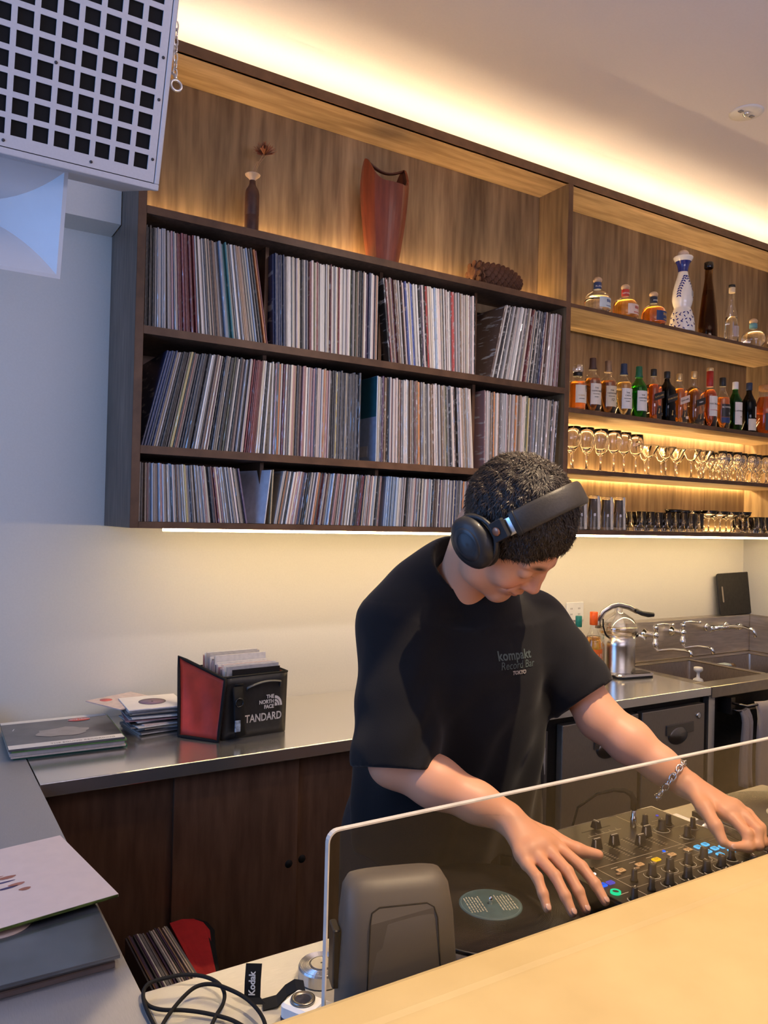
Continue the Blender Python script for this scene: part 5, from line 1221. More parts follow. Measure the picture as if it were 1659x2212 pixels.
def strip_edge(pts, half, thick):
    vs = []; fs = []; k = len(pts)
    for i, p in enumerate(pts):
        a = Vector(pts[max(0, i-1)]); b = Vector(pts[min(k-1, i+1)]); t_ = (b-a).normalized(); n_ = Vector((-t_.z, 0, t_.x))
        pv = Vector(p)
        for yy in (-half, half):
            for q in (-thick, .0006): vs.append(pv+n_*(-q)+Vector((0, yy, 0)))
    for i in range(k-1):
        b0 = i*4; c0 = b0+4
        fs += [(b0, b0+1, c0+1, c0), (b0+2, c0+2, c0+3, b0+3), (b0, c0, c0+2, b0+2), (b0+1, b0+3, c0+3, c0+1)]
    return MB().add(vs, fs)
strip_edge(pp, .0033, .0012).build('polished_edge', EDG, ac)
# payment terminal
pt_ = thing('payment_terminal', 'dark grey desktop terminal seen from behind through the acrylic screen', 'terminal', (.540, .82, CT+.0005), radians(-17)); pt_.scale = (.93, 1, .955)
TG = mat('terminal_grey', (.105, .092, .080), .48, .0, var=.0)
def slab(poly_bottom, poly_top, z0, z1, nz=1): pass
secs = [(0, .083, .052, .0), (.02, .082, .052, .0), (.14, .080, .044, .004), (.22, .076, .036, .010), (.252, .072, .027, .016), (.263, .065, .020, .019), (.267, .052, .012, .020)]
vs = []; fs = []; n_ = 28
for z_, hw, hd, oy in secs:
    for i in range(n_):
        a = 2*pi*i/n_; e = 4.0; c_, s_ = cos(a), sin(a); q = (abs(c_)**e+abs(s_)**e)**(-1/e)
        vs.append((hw*q*c_, oy+hd*q*s_, z_))
for j in range(len(secs)-1):
    for i in range(n_): fs.append((j*n_+i, j*n_+(i+1) % n_, (j+1)*n_+(i+1) % n_, (j+1)*n_+i))
fs += [tuple(range(n_-1, -1, -1)), tuple((len(secs)-1)*n_+i for i in range(n_))]
body = MB().add(vs, fs, 0, True).build('housing', TG, pt_)
def yfront(z):
    for (z0, w0, d0, o0), (z1, w1, d1, o1) in zip(secs, secs[1:]):
        if z0 <= z <= z1:
            u_ = (z-z0)/(z1-z0); return (o0+(o1-o0)*u_)-(d0+(d1-d0)*u_)
pn = [(-.055, .03), (.051, .03), (.044, .222), (.041, .233), (.032, .238), (-.030, .238), (-.040, .233), (-.043, .222)]
gp = [(x_*1.04, yfront(z_)-.0004, z_) for x_, z_ in pn]
MB().add([(p[0], p[1]-.0010, p[2]) for p in gp]+[(p[0], p[1]+.004, p[2]) for p in gp], [tuple(range(8))]+[(i, 8+i, 8+(i+1) % 8, (i+1) % 8) for i in range(8)]).build('back_cover', TG, body)
MB().tube([(p[0]*1.01, p[1]-.0002, p[2]) for p in gp], .0012, 6, closed=True).build('cover_seam', BLACKM, body)
MB().add([(-.030, yfront(.03)-.0022, .03), (.026, yfront(.03)-.0022, .03), (.020, yfront(.105)-.0022, .105), (.015, yfront(.112)-.0022, .112), (-.018, yfront(.112)-.0022, .112), (-.023, yfront(.105)-.0022, .105)], [(0, 1, 2, 3, 4, 5)]).build('cable_recess', mat('recess_dark', (.03, .025, .02), .6), body)
MB().rbox(-.088, -.078, .0, .03, .13, .205, .003).build('card_slot', BLACKP, body)
# steel record weight
wt = thing('record_weight', 'ribbed stainless record weight disc on the pale steel counter', 'record weight', (.562, 1.062, CT+.0005))
pf = [(.034, 0), (.0355, .002), (.0355, .018), (.034, .021)]
for q in range(6): r_ = .0335-q*.0022; pf += [(r_, .0215), (r_-.0008, .0205), (r_-.0014, .0205), (r_-.002, .0215)]
pf += [(.0195, .0215), (.0190, .0180), (.017, .0180), (.0165, .0225), (.002, .0225), (.0018, .018), (0, .018)]
MB().lathe(pf, 48, cap=False, sm=False).build('disc', mat('polished_steel', (.60, .58, .56), .30, .9, var=.03), wt)
# toy camera with wrist strap
kc = thing('toy_camera', 'small white compact camera with a wrist strap beside the record weight', 'camera', (.500, .962, CT+.0005), radians(-62))
MB().rbox(-.045, .045, -.022, .022, .0, .030, .008).build('body', WHITEP, kc)
MB().rbox(-.0455, .0455, -.0225, .0225, .004, .014, .008).build('grip_band', mat('cam_navy', (.02, .02, .05), .5), kc)
MB().lathe([(.014, 0), (.017, .001), (.017, .004), (.014, .005), (.011, .003)], 28, c=(-.02, 0, .030), cap=False).build('lens_ring', STEELD, kc)
MB().lathe([(.011, .003), (0, .0035)], 28, c=(-.02, 0, .030), cap=False).build('lens', mat('lens_dark', (.02, .02, .03), .1, coat=1.), kc)
MB().rbox(.006, .042, -.016, .016, .030, .0315, .006).build('viewfinder_plate', mat('plate_grey', (.45, .43, .42), .4), kc)
me_ = text_mesh('Kodak', .009); me_.transform(Matrix.Translation((.024, 0, .0320)) @ Matrix.Rotation(pi/2, 4, 'Z')); link('lettering', me_, INKR, kc)
st = thing('wrist_strap', 'black wrist strap with white lettering looping from the white camera', 'strap', (.446, 1.055, CT+.002))
def ribbon(pts, w_dir, half, th=.0012):
    vs = []; fs = []; wd = Vector(w_dir).normalized()*half
    for i, p in enumerate(pts):
        pv = Vector(p); t_ = (Vector(pts[min(i+1, len(pts)-1)])-Vector(pts[max(i-1, 0)])).normalized(); n_ = t_.cross(wd).normalized()*th
        vs += [pv-wd-n_, pv+wd-n_, pv+wd+n_, pv-wd+n_]
    for i in range(len(pts)-1):
        for j in range(4): b0 = i*4; fs.append((b0+j, b0+(j+1) % 4, b0+4+(j+1) % 4, b0+4+j))
    fs += [(3, 2, 1, 0), tuple(len(vs)-4+i for i in range(4))]
    return MB().add(vs, fs)
rb = (CR.x, CR.y, 0)
# standing folded tab (faces the camera) and the flat tail to the camera
ribbon([(0.004, .004, .052), (.001, .0, .030), (.0, -.002, .008), (.006, -.012, .001), (.02, -.02, .0015)], rb, .0115).build('tab', BLACKM, st)
ribbon([(.010, -.016, .001), (.030, -.022, .004), (.046, -.018, .012), (.058, -.024, .020), (.066, -.036, .022)], (.3, 1, .25), .010).build('tail', BLACKM, st)
ME = text_mesh('Kodak', .0130, offset=.0003)
th = math.atan2(CR.y, CR.x)
ME.transform(Matrix.Translation((-.001, -.0032, .028)) @ Matrix.Rotation(th, 4, 'Z') @ Matrix.Rotation(pi/2, 4, 'X') @ Matrix.Rotation(pi/2, 4, 'Z')); link('lettering', ME, INKW, st)
# loose cable
lc = thing('power_cable', 'loose black cable coiled over the corner of the two steel counters', 'cable', (.35, 1.10, CT))
def sm_curve(pts, n=6):
    out = []; P_ = [Vector(p) for p in pts]
    for i in range(len(P_)-1):
        p0, p1, p2, p3 = P_[max(0, i-1)], P_[i], P_[i+1], P_[min(len(P_)-1, i+2)]
        for k_ in range(n):
            t_ = k_/n; out.append(.5*((2*p1)+(p2-p0)*t_+(2*p0-5*p1+4*p2-p3)*t_*t_+(3*p1-p0-3*p2+p3)*t_**3))
    return out+[P_[-1]]
c1_ = [(.311, 1.044), (.309, 1.102), (.313, 1.137), (.326, 1.153), (.351, 1.151), (.376, 1.144), (.399, 1.126), (.412, 1.102), (.413, 1.078), (.404, 1.058), (.389, 1.043), (.371, 1.021)]
c2_ = [(.298, 1.032), (.326, 1.066), (.356, 1.091), (.380, 1.101), (.401, 1.091), (.419, 1.064), (.432, 1.036), (.438, 1.005), (.436, .981), (.423, .956)]
c3_ = [(.313, 1.136), (.314, 1.111), (.327, 1.090), (.354, 1.072), (.380, 1.050), (.404, 1.024), (.419, .994)]
mb = MB()
hz = lambda i, n, lo, hi: lo+(hi-lo)*sin(pi*i/(n-1))
for pts_, lo, hi in ((c1_, .004, .016), (c2_, .004, .022), (c3_, .004, .009)):
    mb.tube(sm_curve([(p[0]-.35, p[1]-1.10, hz(i, len(pts_), lo, hi)) for i, p in enumerate(pts_)]), .0028, 8)
mb.build('cord', BLACKM, lc)
# ------------------------------------------------------------------ loudspeaker and horn hanging at the upper left
CELL = .0383; HOLE = .0280
sp = thing('loudspeaker', 'white hanging loudspeaker with a square-hole grille, tilted down at the upper left', 'loudspeaker', (.3858, 1.6327, 2.2914), rot=(radians(18.67), 0, 0))
SW = mat('speaker_white', (.60, .60, .63), .45, var=.02, scale=200)
NCx, NCz = 12, 14
x1f = HOLE+.0155; x0f = -(NCx-1)*CELL-.0155; z0f = -HOLE-.0225; z1f = (NCz-1)*CELL+.0225
# perforated grille
xs = [x0f]; zs = [z0f]
for i in range(NCx): xs += [-(NCx-1-i)*CELL, -(NCx-1-i)*CELL+HOLE]
xs.append(x1f)
for j in range(NCz): zs += [j*CELL-HOLE, j*CELL]
zs.append(z1f)
g = MB(); nx, nz = len(xs), len(zs)
g.v = [(x, 0, z) for z in zs for x in xs]+[(x, .004, z) for z in zs for x in xs]; N0 = nx*nz
for j in range(nz-1):
    for i in range(nx-1):
        a, b, c, d = j*nx+i, j*nx+i+1, (j+1)*nx+i+1, (j+1)*nx+i
        if i % 2 == 1 and j % 2 == 1:
            for p, q in ((a, b), (b, c), (c, d), (d, a)): g.f.append((p, p+N0, q+N0, q)[::-1]); g.m.append(0); g.sm.append(False)
        else:
            g.f.append((a, b, c, d)); g.m.append(0); g.sm.append(False)
g.build('grille', SW, sp)
scr = MB()
for (x_, z_) in ((HOLE+.0085, -.006), (HOLE+.0085, .108), (HOLE+.0085, .186), (-2.15*CELL+.0, -.040), (-6.3*CELL, -.040), (-4.14*CELL-.001, 3.15*CELL-.002), (HOLE+.0085, .38)):
    o = MB().lathe([(.0030, 0), (.0030, .0012), (0, .0016)], 14, M=Matrix.Translation((x_, -.0002, z_)) @ Matrix.Rotation(pi/2, 4, 'X'), cap=False).build('screw', mat('screw_dark', (.06, .055, .06), .5), sp)
MB().box(x0f+.004, x1f-.004, .012, .016, z0f+.004, z1f-.004).build('grille_cloth', mat('cloth_black', (.006, .006, .007), .9), sp)
E0 = .0014; FWd = .0105
fr_ = MB()
X0, X1, Z0_, Z1_ = x0f-E0-FWd, x1f+E0+FWd, z0f-E0-FWd-.002, z1f+E0+FWd
fr_.box(X0, X1, -.001, .030, Z0_, z0f-E0).box(X0, X1, -.001, .030, z1f+E0, Z1_).box(X0, x0f-E0, -.001, .030, z0f-E0, z1f+E0).box(x1f+E0, X1, -.001, .030, z0f-E0, z1f+E0)
fr_.build('frame', SW, sp, bevel=.002)
MB().box(x0f-E0, x1f+E0, .006, .008, z0f-E0, z1f+E0).build('seam_gap', BLACKM, sp).scale = (1, 1, 1)
MB().box(X0+.001, X1-.001, .030, .34, Z0_+.001, Z1_-.001).build('cabinet', SW, sp, bevel=.004)
ey = thing('eye_bolt', 'steel eye bolt and chain at the right side of the hanging loudspeaker', 'eye bolt', (.462, 1.615, 2.443))
MB().tube([(.011*cos(a), .0, .011*sin(a)) for a in [2*pi*i/20 for i in range(20)]], .0028, 8, closed=True).tube([(0, 0, .011), (-.002, .0, .02), (-.008, .01, .03)], .003, 8).build('ring', CHROME, ey)
for k in range(7):
    z = .028+.0165*k; ang = pi/2*(k % 2)+.3
    pts = [(.0045*cos(a)*cos(ang), .0045*cos(a)*sin(ang), z+.0105*sin(a)) for a in [2*pi*i/12 for i in range(12)]]
    MB().tube(pts, .0016, 6, closed=True).build('chain_link', CHROME, ey, loc=(-.002, .004, 0))
# horn
hn = thing('horn', 'white flared horn hanging under the loudspeaker at the left edge', 'horn', (.033, 1.735, 2.265), rot=(radians(18.67), 0, 0))
HWM = mat('horn_white', (.66, .68, .70), .5, var=.01)
hw1, hh1 = .236, .104; z_c = -.112
vs = []; fs = []; ns = 14; ne = 10
def ringp(hw, hh, d):
    out = []
    for (ax, az, bx, bz) in ((-1, -1, 1, -1), (1, -1, 1, 1), (1, 1, -1, 1), (-1, 1, -1, -1)):
        for k in range(ne):
            u_ = k/ne; out.append((hw*(ax+(bx-ax)*u_), d, z_c+hh*(az+(bz-az)*u_)))
    return out
for s_ in range(ns+1):
    u_ = s_/ns; vs += ringp(.02+(hw1-.02)*u_**1.05, .012+(hh1-.012)*u_**2.7, .20*(1-u_)+.002)
K = 4*ne
for j in range(ns):
    for i in range(K): fs.append((j*K+i, (j+1)*K+i, (j+1)*K+(i+1) % K, j*K+(i+1) % K))
hb = MB().add(vs, fs, 0, False); hb.sm = [True]*len(hb.f)
ho = hb.build('flare', HWM, hn)
es = ho.modifiers.new('split', 'EDGE_SPLIT'); es.split_angle = radians(28)
rg = ringp(hw1, hh1, .002); ro = ringp(hw1+.008, hh1+.008, .002); ro2 = ringp(hw1+.008, hh1+.008, .016); rb_ = ringp(hw1-.01, hh1-.01, .016)
q = MB(); q.add(rg+ro+ro2+rb_, [(i, K+i, K+(i+1) % K, (i+1) % K)[::-1] for i in range(K)]+[(K+i, 2*K+i, 2*K+(i+1) % K, K+(i+1) % K)[::-1] for i in range(K)]+[(2*K+i, 3*K+i, 3*K+(i+1) % K, 2*K+(i+1) % K)[::-1] for i in range(K)])
q.build('flange', HWM, hn)
MB().box(-.06, .06, .19, .30, z_c-.06, z_c+.06).build('driver', mat('driver_grey', (.12, .12, .13), .5), hn, bevel=.01)
MB().lathe([(.02, 0), (.02, .004)], 4, M=Matrix.Translation((0, .196, z_c)) @ Matrix.Rotation(pi/2, 4, 'X')).build('throat', BLACKM, hn)
MB().box(.176, .186, .030, .040, -.012, .11).box(-.10, -.09, .030, .040, -.012, .11).box(-.10, .186, .03, .04, -.014, -.008).build('bracket', BLACKM, hn)
# steel hanging frame up to the ceiling
hf = thing('hanging_frame', 'dark steel rods fixing the loudspeaker to the ceiling', 'bracket', (.17, 1.70, CZ))
MB().tube([(-.15, 0, 0), (-.15, .02, -.42)], .006, 8).tube([(.19, 0, 0), (.19, .02, -.42)], .006, 8).box(-.2, .24, -.02, .02, -.006, 0).build('rod', mat('rod_dark', (.1, .1, .1), .4, 1), hf)
# ------------------------------------------------------------------ smooth bodies from signed distances
def surface_nets(F, org, h):
    """F: 3-D field, negative inside. returns verts, quads"""
    S = F < 0
    nx, ny, nz = F.shape
    cnt = np.zeros((nx-1, ny-1, nz-1), np.int8)
    for dx in (0, 1):
        for dy in (0, 1):
            for dz in (0, 1): cnt += S[dx:nx-1+dx, dy:ny-1+dy, dz:nz-1+dz]
    act = (cnt > 0) & (cnt < 8)
    idx = np.argwhere(act); n = len(idx)
    idm = -np.ones(act.shape, np.int32); idm[act] = np.arange(n)
    acc = np.zeros((n, 3)); wt_ = np.zeros(n)
    cor = [(a, b, c) for a in (0, 1) for b in (0, 1) for c in (0, 1)]
    for a in range(8):
        for b in range(a+1, 8):
            A, B = cor[a], cor[b]
            if sum(abs(p-q) for p, q in zip(A, B)) != 1: continue
            fa = F[idx[:, 0]+A[0], idx[:, 1]+A[1], idx[:, 2]+A[2]]; fb = F[idx[:, 0]+B[0], idx[:, 1]+B[1], idx[:, 2]+B[2]]
            m_ = (fa < 0) != (fb < 0); t_ = np.where(m_, fa/np.where(m_, fa-fb, 1), 0)
            P_ = np.array(A)[None]+t_[:, None]*(np.array(B)-np.array(A))[None]
            acc += P_*m_[:, None]; wt_ += m_
    V = (idx+acc/wt_[:, None])*h+np.array(org)[None]
    Q = []
    for ax in range(3):
        sl0 = [slice(None)]*3; sl1 = [slice(None)]*3
        sl0[ax] = slice(0, -1); sl1[ax] = slice(1, None)
        a = S[tuple(sl0)]; b = S[tuple(sl1)]; ch = np.argwhere(a != b)
        o1, o2 = [(1, 2), (2, 0), (0, 1)][ax]
        ok = (ch[:, o1] > 0) & (ch[:, o2] > 0) & (ch[:, o1] < F.shape[o1]-1) & (ch[:, o2] < F.shape[o2]-1); ch = ch[ok]
        fl = a[ch[:, 0], ch[:, 1], ch[:, 2]]
        def cell(d1, d2):
            c_ = ch.copy(); c_[:, o1] -= d1; c_[:, o2] -= d2; return idm[c_[:, 0], c_[:, 1], c_[:, 2]]
        q = np.stack([cell(1, 1), cell(0, 1), cell(0, 0), cell(1, 0)], 1)
        q[~fl] = q[~fl][:, ::-1]; Q.append(q)
    return V, np.concatenate(Q)
class SDF:
    def __init__(s, lo, hi, h):
        s.lo = np.array(lo, float); s.h = h; s.n = np.ceil((np.array(hi)-s.lo)/h).astype(int)+1
        s.F = np.full(tuple(s.n), .5, np.float32)
    def _sub(s, lo, hi):
        a = np.maximum(0, np.floor((np.array(lo)-s.lo)/s.h).astype(int)); b = np.minimum(s.n, np.ceil((np.array(hi)-s.lo)/s.h).astype(int)+1)
        if (b <= a).any(): return None, None
        sl = tuple(slice(i, j) for i, j in zip(a, b))
        g_ = [s.lo[i]+s.h*np.arange(a[i], b[i]) for i in range(3)]
        return sl, np.stack(np.meshgrid(*g_, indexing='ij'), -1)
    def put(s, fn, lo, hi, k, op='add'):
        m_ = k+.012; sl, P_ = s._sub(np.array(lo)-m_, np.array(hi)+m_)
        if sl is None: return s
        d = fn(P_); f = s.F[sl]
        if op == 'add':
            h_ = np.maximum(k-np.abs(f-d), 0)/max(k, 1e-9); s.F[sl] = np.minimum(f, d)-h_*h_*k*.25
        elif op == 'cut':
            d = -d; h_ = np.maximum(k-np.abs(f-d), 0)/max(k, 1e-9); s.F[sl] = np.maximum(f, d)+h_*h_*k*.25
        return s
    def cone(s, a, b, ra, rb, k=.02, op='add', flat=None):
        a = np.array(a, float); b = np.array(b, float); ba = b-a; L2 = ba@ba
        def fn(P_):
            t_ = np.clip(((P_-a)@ba)/L2, 0, 1); q = P_-a-t_[..., None]*ba
            if flat is not None:
                n_, sc_ = flat; n_ = np.array(n_, float); qn = (q@n_); q = q+(qn*(sc_-1))[..., None]*n_
            return np.linalg.norm(q, axis=-1)-(ra+(rb-ra)*t_)
        R_ = max(ra, rb); return s.put(fn, np.minimum(a, b)-R_, np.maximum(a, b)+R_, k, op)
    def chain(s, pts, rs_, k=.02, op='add'):
        for p, q, r0, r1 in zip(pts, pts[1:], rs_, rs_[1:]): s.cone(p, q, r0, r1, k, op)
        return s
    def ell(s, c, r, M=None, k=.02, op='add'):
        c = np.array(c, float); r = np.array(r, float); M_ = np.eye(3) if M is None else np.array(M, float)  # columns = axes
        def fn(P_):
            q = (P_-c)@M_; k0 = np.linalg.norm(q/r, axis=-1); k1 = np.linalg.norm(q/(r*r), axis=-1)+1e-9
            return k0*(k0-1)/k1
        R_ = r.max(); return s.put(fn, c-R_, c+R_, k, op)
    def mesh(s, name, smooth=2):
        V, Q = surface_nets(s.F, s.lo, s.h)
        for _ in range(smooth):   # relax
            acc = np.zeros_like(V); c_ = np.zeros(len(V))
            for a, b in ((0, 1), (1, 2), (2, 3), (3, 0)):
                np.add.at(acc, Q[:, a], V[Q[:, b]]); np.add.at(c_, Q[:, a], 1)
                np.add.at(acc, Q[:, b], V[Q[:, a]]); np.add.at(c_, Q[:, b], 1)
            V = V*.5+.5*acc/np.maximum(c_, 1)[:, None]
        me = bpy.data.meshes.new(name); me.vertices.add(len(V)); me.vertices.foreach_set('co', V.ravel().astype('f'))
        me.loops.add(len(Q)*4); me.loops.foreach_set('vertex_index', Q.ravel().astype('i'))
        me.polygons.add(len(Q)); me.polygons.foreach_set('loop_start', np.arange(0, len(Q)*4, 4, dtype='i')); me.polygons.foreach_set('loop_total', np.full(len(Q), 4, 'i'))
        me.polygons.foreach_set('use_smooth', np.ones(len(Q), bool)); me.update(calc_edges=True); me.validate()
        return me, V
class Multi:
    """the same shape sampled on a coarse grid and on finer boxes, later joined"""
    def __init__(s, base, fine):
        s.g = [base]+fine
    def __getattr__(s, nm):
        def call(*a, **k):
            for q in s.g: getattr(q, nm)(*a, **k)
            return s
        return call
    def parts(s, name):
        b = s.g[0]; pad = b.h*1.6
        for q in s.g[1:]:
            lo = q.lo+pad; hi = q.lo+q.h*(q.n-1)-pad
            a_ = np.maximum(0, np.ceil((lo-b.lo)/b.h).astype(int)); b_ = np.minimum(b.n, np.floor((hi-b.lo)/b.h).astype(int)+1)
            b.F[tuple(slice(i, j) for i, j in zip(a_, b_))] = .5
        return [SDF.mesh(q, name, sm_)[0] for q, sm_ in zip(s.g, [2]+[2]*9)]
def hnoise(P_, f, seed=0):
    """cheap smooth pseudo-noise in [-1,1]"""
    rs_ = np.random.RandomState(seed); out = 0
    for _ in range(5):
        k_ = rs_.normal(size=3); k_ = k_/np.linalg.norm(k_)*f*rs_.uniform(.6, 1.5); out = out+np.sin(P_@k_+rs_.uniform(0, 6.28))
    return out/5

# ------------------------------------------------------------------ the man
H0 = np.array([.920, 1.070, 1.556])                     # head centre
r_, u_c, b_c = np.array(CR), np.array(CU), -np.array(_f)
def camdir(a, b, c):
    v = a*r_+b*u_c+c*b_c; return v/np.linalg.norm(v)
H = H0+r_*.006-u_c*.015
Fh = camdir(.50, -.83, .21); Uh = camdir(.56, .44, .69); Uh = Uh-Fh*(Uh@Fh); Uh /= np.linalg.norm(Uh); Rh = np.cross(Fh, Uh)
HM = np.stack([Rh, Fh, Uh], 1)
def hd(x, y, z): return H+HM@np.array([x, y, z])
shR, shL = np.array([.820, 1.262, 1.352]), np.array([1.178, 1.262, 1.345])
elR, wrR = np.array([.771, 1.198, 1.112]), np.array([.910, 1.046, 1.038])
elL, wrL = np.array([1.225, 1.130, 1.155]), np.array([1.303, .986, 1.055])
nk = np.array([.948, 1.248, 1.412])
feet_y = 1.42
man = thing('person', 'man in an oversized black t-shirt and headphones leaning over the decks, looking down', 'person', (.98, 1.42, 0))
def to_man(o): o.parent = man; o.location = (-.98, -1.42, 0); return o
B = Multi(SDF((.66, .78, .86), (1.46, 1.56, 1.74), .0042), [SDF(hd(0, .02, 0)-.135, hd(0, .02, 0)+.135, .0019), SDF((.845, .84, .925), (1.045, 1.055, 1.050), .0021), SDF((1.235, .82, .955), (1.40, .975, 1.075), .0021)])
# torso (under the shirt)
B.ell((.98, 1.40, 1.00), (.155, .105, .16), k=.03)
B.ell((.975, 1.33, 1.20), (.17, .10, .17), k=.05)
B.cone((.84, 1.27, 1.340), (1.12, 1.27, 1.320), .054, .054, .05)
B.chain([(.885, 1.275, 1.375), nk, (1.05, 1.275, 1.36)], [.042, .05, .042], .04)
# neck and head
B.chain([nk+np.array([0, .0, -.02]), hd(0, -.028, -.055)], [.055, .054], .03)
B.ell(hd(0, -.012, .028), (.0735, .098, .094), HM, .03)
B.ell(hd(0, .040, -.035), (.060, .056, .070), HM, .03)
B.chain([hd(.056, -.012, -.040), hd(.044, .030, -.085), hd(.012, .076, -.103)], [.020, .018, .016], .03)
B.chain([hd(-.056, -.012, -.040), hd(-.044, .030, -.085), hd(-.012, .076, -.103)], [.020, .018, .016], .03)
B.ell(hd(0, .082, -.102), (.020, .014, .014), HM, .015)
for sx in (1, -1):
    B.cone(hd(sx*.044, .072, .020), hd(sx*.014, .088, .020), .009, .0085, .012)   # brow
    B.ell(hd(sx*.034, .101, -.001), (.015, .010, .010), HM, .012, 'cut')           # socket
    B.ell(hd(sx*.033, .078, -.001), (.0150, .0140, .0125), HM, .004)               # closed eye
    B.ell(hd(sx*.041, .064, -.036), (.024, .025, .020), HM, .018)                  # smiling cheek
    B.ell(hd(sx*.0130, .0965, -.035), (.0085, .011, .0080), HM, .006)               # nostril wing
    B.ell(hd(sx*.078, -.008, -.005), (.008, .018, .030), HM, .006)                 # ear
B.chain([hd(0, .086, .016), hd(0, .096, -.006), hd(0, .1095, -.030)], [.0080, .0080, .0105], .012)
B.cone(hd(0, .108, -.035), hd(0, .092, -.040), .0085, .006, .008)
B.ell(hd(0, .084, -.062), (.030, .018, .018), HM, .015)                            # muzzle
B.chain([hd(-.030, .078, -.056), hd(-.014, .098, -.0625), hd(0, .101, -.0615), hd(.014, .098, -.0625), hd(.030, .078, -.056)], [.0035, .0050, .0052, .0050, .0035], .004)
B.chain([hd(-.022, .086, -.067), hd(0, .097, -.0735), hd(.022, .086, -.067)], [.004, .0062, .004], .004)
B.chain([hd(-.034, .081, -.0560), hd(-.016, .1015, -.0670), hd(0, .1055, -.0680), hd(.016, .1015, -.0670), hd(.034, .081, -.0560)], [.0014, .0018, .0018, .0018, .0014], .003, 'cut')
for sx in (1, -1): B.chain([hd(sx*.019, .100, -.030), hd(sx*.030, .090, -.046), hd(sx*.036, .080, -.058)], [.0022, .003, .002], .006, 'cut')
# arms
B.chain([shR, shR*.5+elR*.5, elR], [.048, .047, .043], .03)
B.chain([elR, elR*.62+wrR*.38, elR*.25+wrR*.75, wrR], [.043, .0435, .033, .0275], .02)
B.chain([shL, shL*.5+elL*.5, elL], [.048, .046, .042], .03)
B.chain([elL, elL*.62+wrL*.38, elL*.25+wrL*.75, wrL], [.042, .0425, .033, .0275], .02)
# right hand, spread on the record
def A(*p): return np.array(p)
def hand(wr, knuckles, fingers, thumb, k=.010):
    palm_c = sum(knuckles)/4*.55+wr*.45
    for kn in knuckles:
        B.cone(wr*.86+kn*.14, kn, .0175, .0108, .014)
    for a_, b_ in zip(knuckles, knuckles[1:]): B.cone(a_*.8+wr*.2, b_*.8+wr*.2, .0125, .0125, .012)
    for pts_, rr_ in fingers: B.chain(pts_, rr_, .0045)
    B.chain(*thumb, .008)
kn = [A(.886, .966, .992), A(.908, .962, 1.000), A(.932, .958, 1.004), A(.958, .962, 1.003)]
fing = [([kn[0], A(.878, .932, .985), A(.872, .912, .969), A(.868, .898, .953)], [.0098, .0088, .0082, .0070]),
        ([kn[1], A(.903, .918, .988), A(.898, .890, .969), A(.896, .872, .951)], [.0102, .0092, .0086, .0072]),
        ([kn[2], A(.928, .916, .991), A(.925, .888, .971), A(.923, .870, .951)], [.0104, .0094, .0088, .0074]),
        ([kn[3], A(.962, .918, .990), A(.962, .888, .974), A(.961, .866, .956)], [.0104, .0095, .0088, .0074])]
hand(wrR, kn, fing, ([A(.930, 1.030, 1.026), A(.968, 1.000, 1.008), A(.993, .958, .996), A(1.022, .938, .990)], [.016, .0150, .0115, .0085]))
# left hand, curled down over the mixer
knl = [A(1.372, .898, 1.012), A(1.356, .884, 1.018), A(1.336, .876, 1.020), A(1.314, .882, 1.016)]
fl_ = []
tips = [A(1.330, .862, .984), A(1.309, .853, .984), A(1.288, .850, .984), A(1.270, .856, .985)]
for kk, tt_ in zip(knl, tips):
    m1 = kk+A(-.006, -.030, -.014); m2 = (m1+tt_)/2+A(.008, -.012, -.010)
    fl_.append(([kk, m1, m2, tt_], [.0112, .0100, .0090, .0078]))
hand(wrL, knl, fl_, ([A(1.302, .962, 1.045), A(1.282, .922, 1.030), A(1.268, .888, 1.010), A(1.262, .868, .990)], [.016, .0145, .0115, .0090]))
bms = B.parts('body'); bm = bms[0]
# lower body in the same mesh: hips, legs and feet
Lg = SDF((.74, 1.15, .02), (1.22, 1.62, 1.00), .011)
Lg.ell((.98, 1.40, .95), (.15, .105, .12), k=.03)
for sx in (-1, 1):
    Lg.chain([(.98+sx*.085, 1.40, .90), (.98+sx*.11, 1.40, .48), (.98+sx*.12, 1.44, .10)], [.085, .055, .040], .03)
    Lg.cone((.98+sx*.12, 1.46, .06), (.98+sx*.13, 1.27, .05), .038, .033, .03)
lm2, LV = Lg.mesh('legs')
bmm = bmesh.new(); bmm.from_mesh(bm)
for q_ in bms[1:]: bmm.from_mesh(q_)
bmm.from_mesh(lm2); bmm.to_mesh(bm); bmm.free()
for p_ in bm.polygons: p_.use_smooth = True
NV = len(bm.vertices); co = np.empty(NV*3, 'f'); bm.vertices.foreach_get('co', co); co = co.reshape(-1, 3)
Q_ = (co-H)@HM        # head-local coordinates
skin = np.tile(np.array([.70, .345, .205, 1.]), (NV, 1))
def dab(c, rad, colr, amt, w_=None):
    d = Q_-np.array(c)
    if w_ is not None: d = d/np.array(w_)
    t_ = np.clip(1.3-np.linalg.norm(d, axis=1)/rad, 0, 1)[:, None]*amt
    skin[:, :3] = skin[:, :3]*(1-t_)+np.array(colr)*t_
for sx in (1, -1):
    dab((sx*.041, .088, -.036), .022, (.72, .27, .19), .55)
    dab((sx*.030, .090, .024), .013, (.030, .018, .014), .97, (1.6, 1.2, .40))      # eyebrow
    dab((sx*.033, .094, -.008), .0105, (.03, .015, .012), .97, (1.5, 1.6, .26))     # lash line
dab((0, .108, -.032), .020, (.72, .28, .20), .4)
dab((0, .098, -.067), .020, (.50, .17, .13), .75, (1.5, 1., .55))
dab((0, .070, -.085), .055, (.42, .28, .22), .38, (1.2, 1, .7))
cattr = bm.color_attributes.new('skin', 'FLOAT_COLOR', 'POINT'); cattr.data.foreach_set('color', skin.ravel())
SKM = mat('skin', (.68, .36, .245), .46, sss=.12, bump=.04, scale=300, spec=.4)
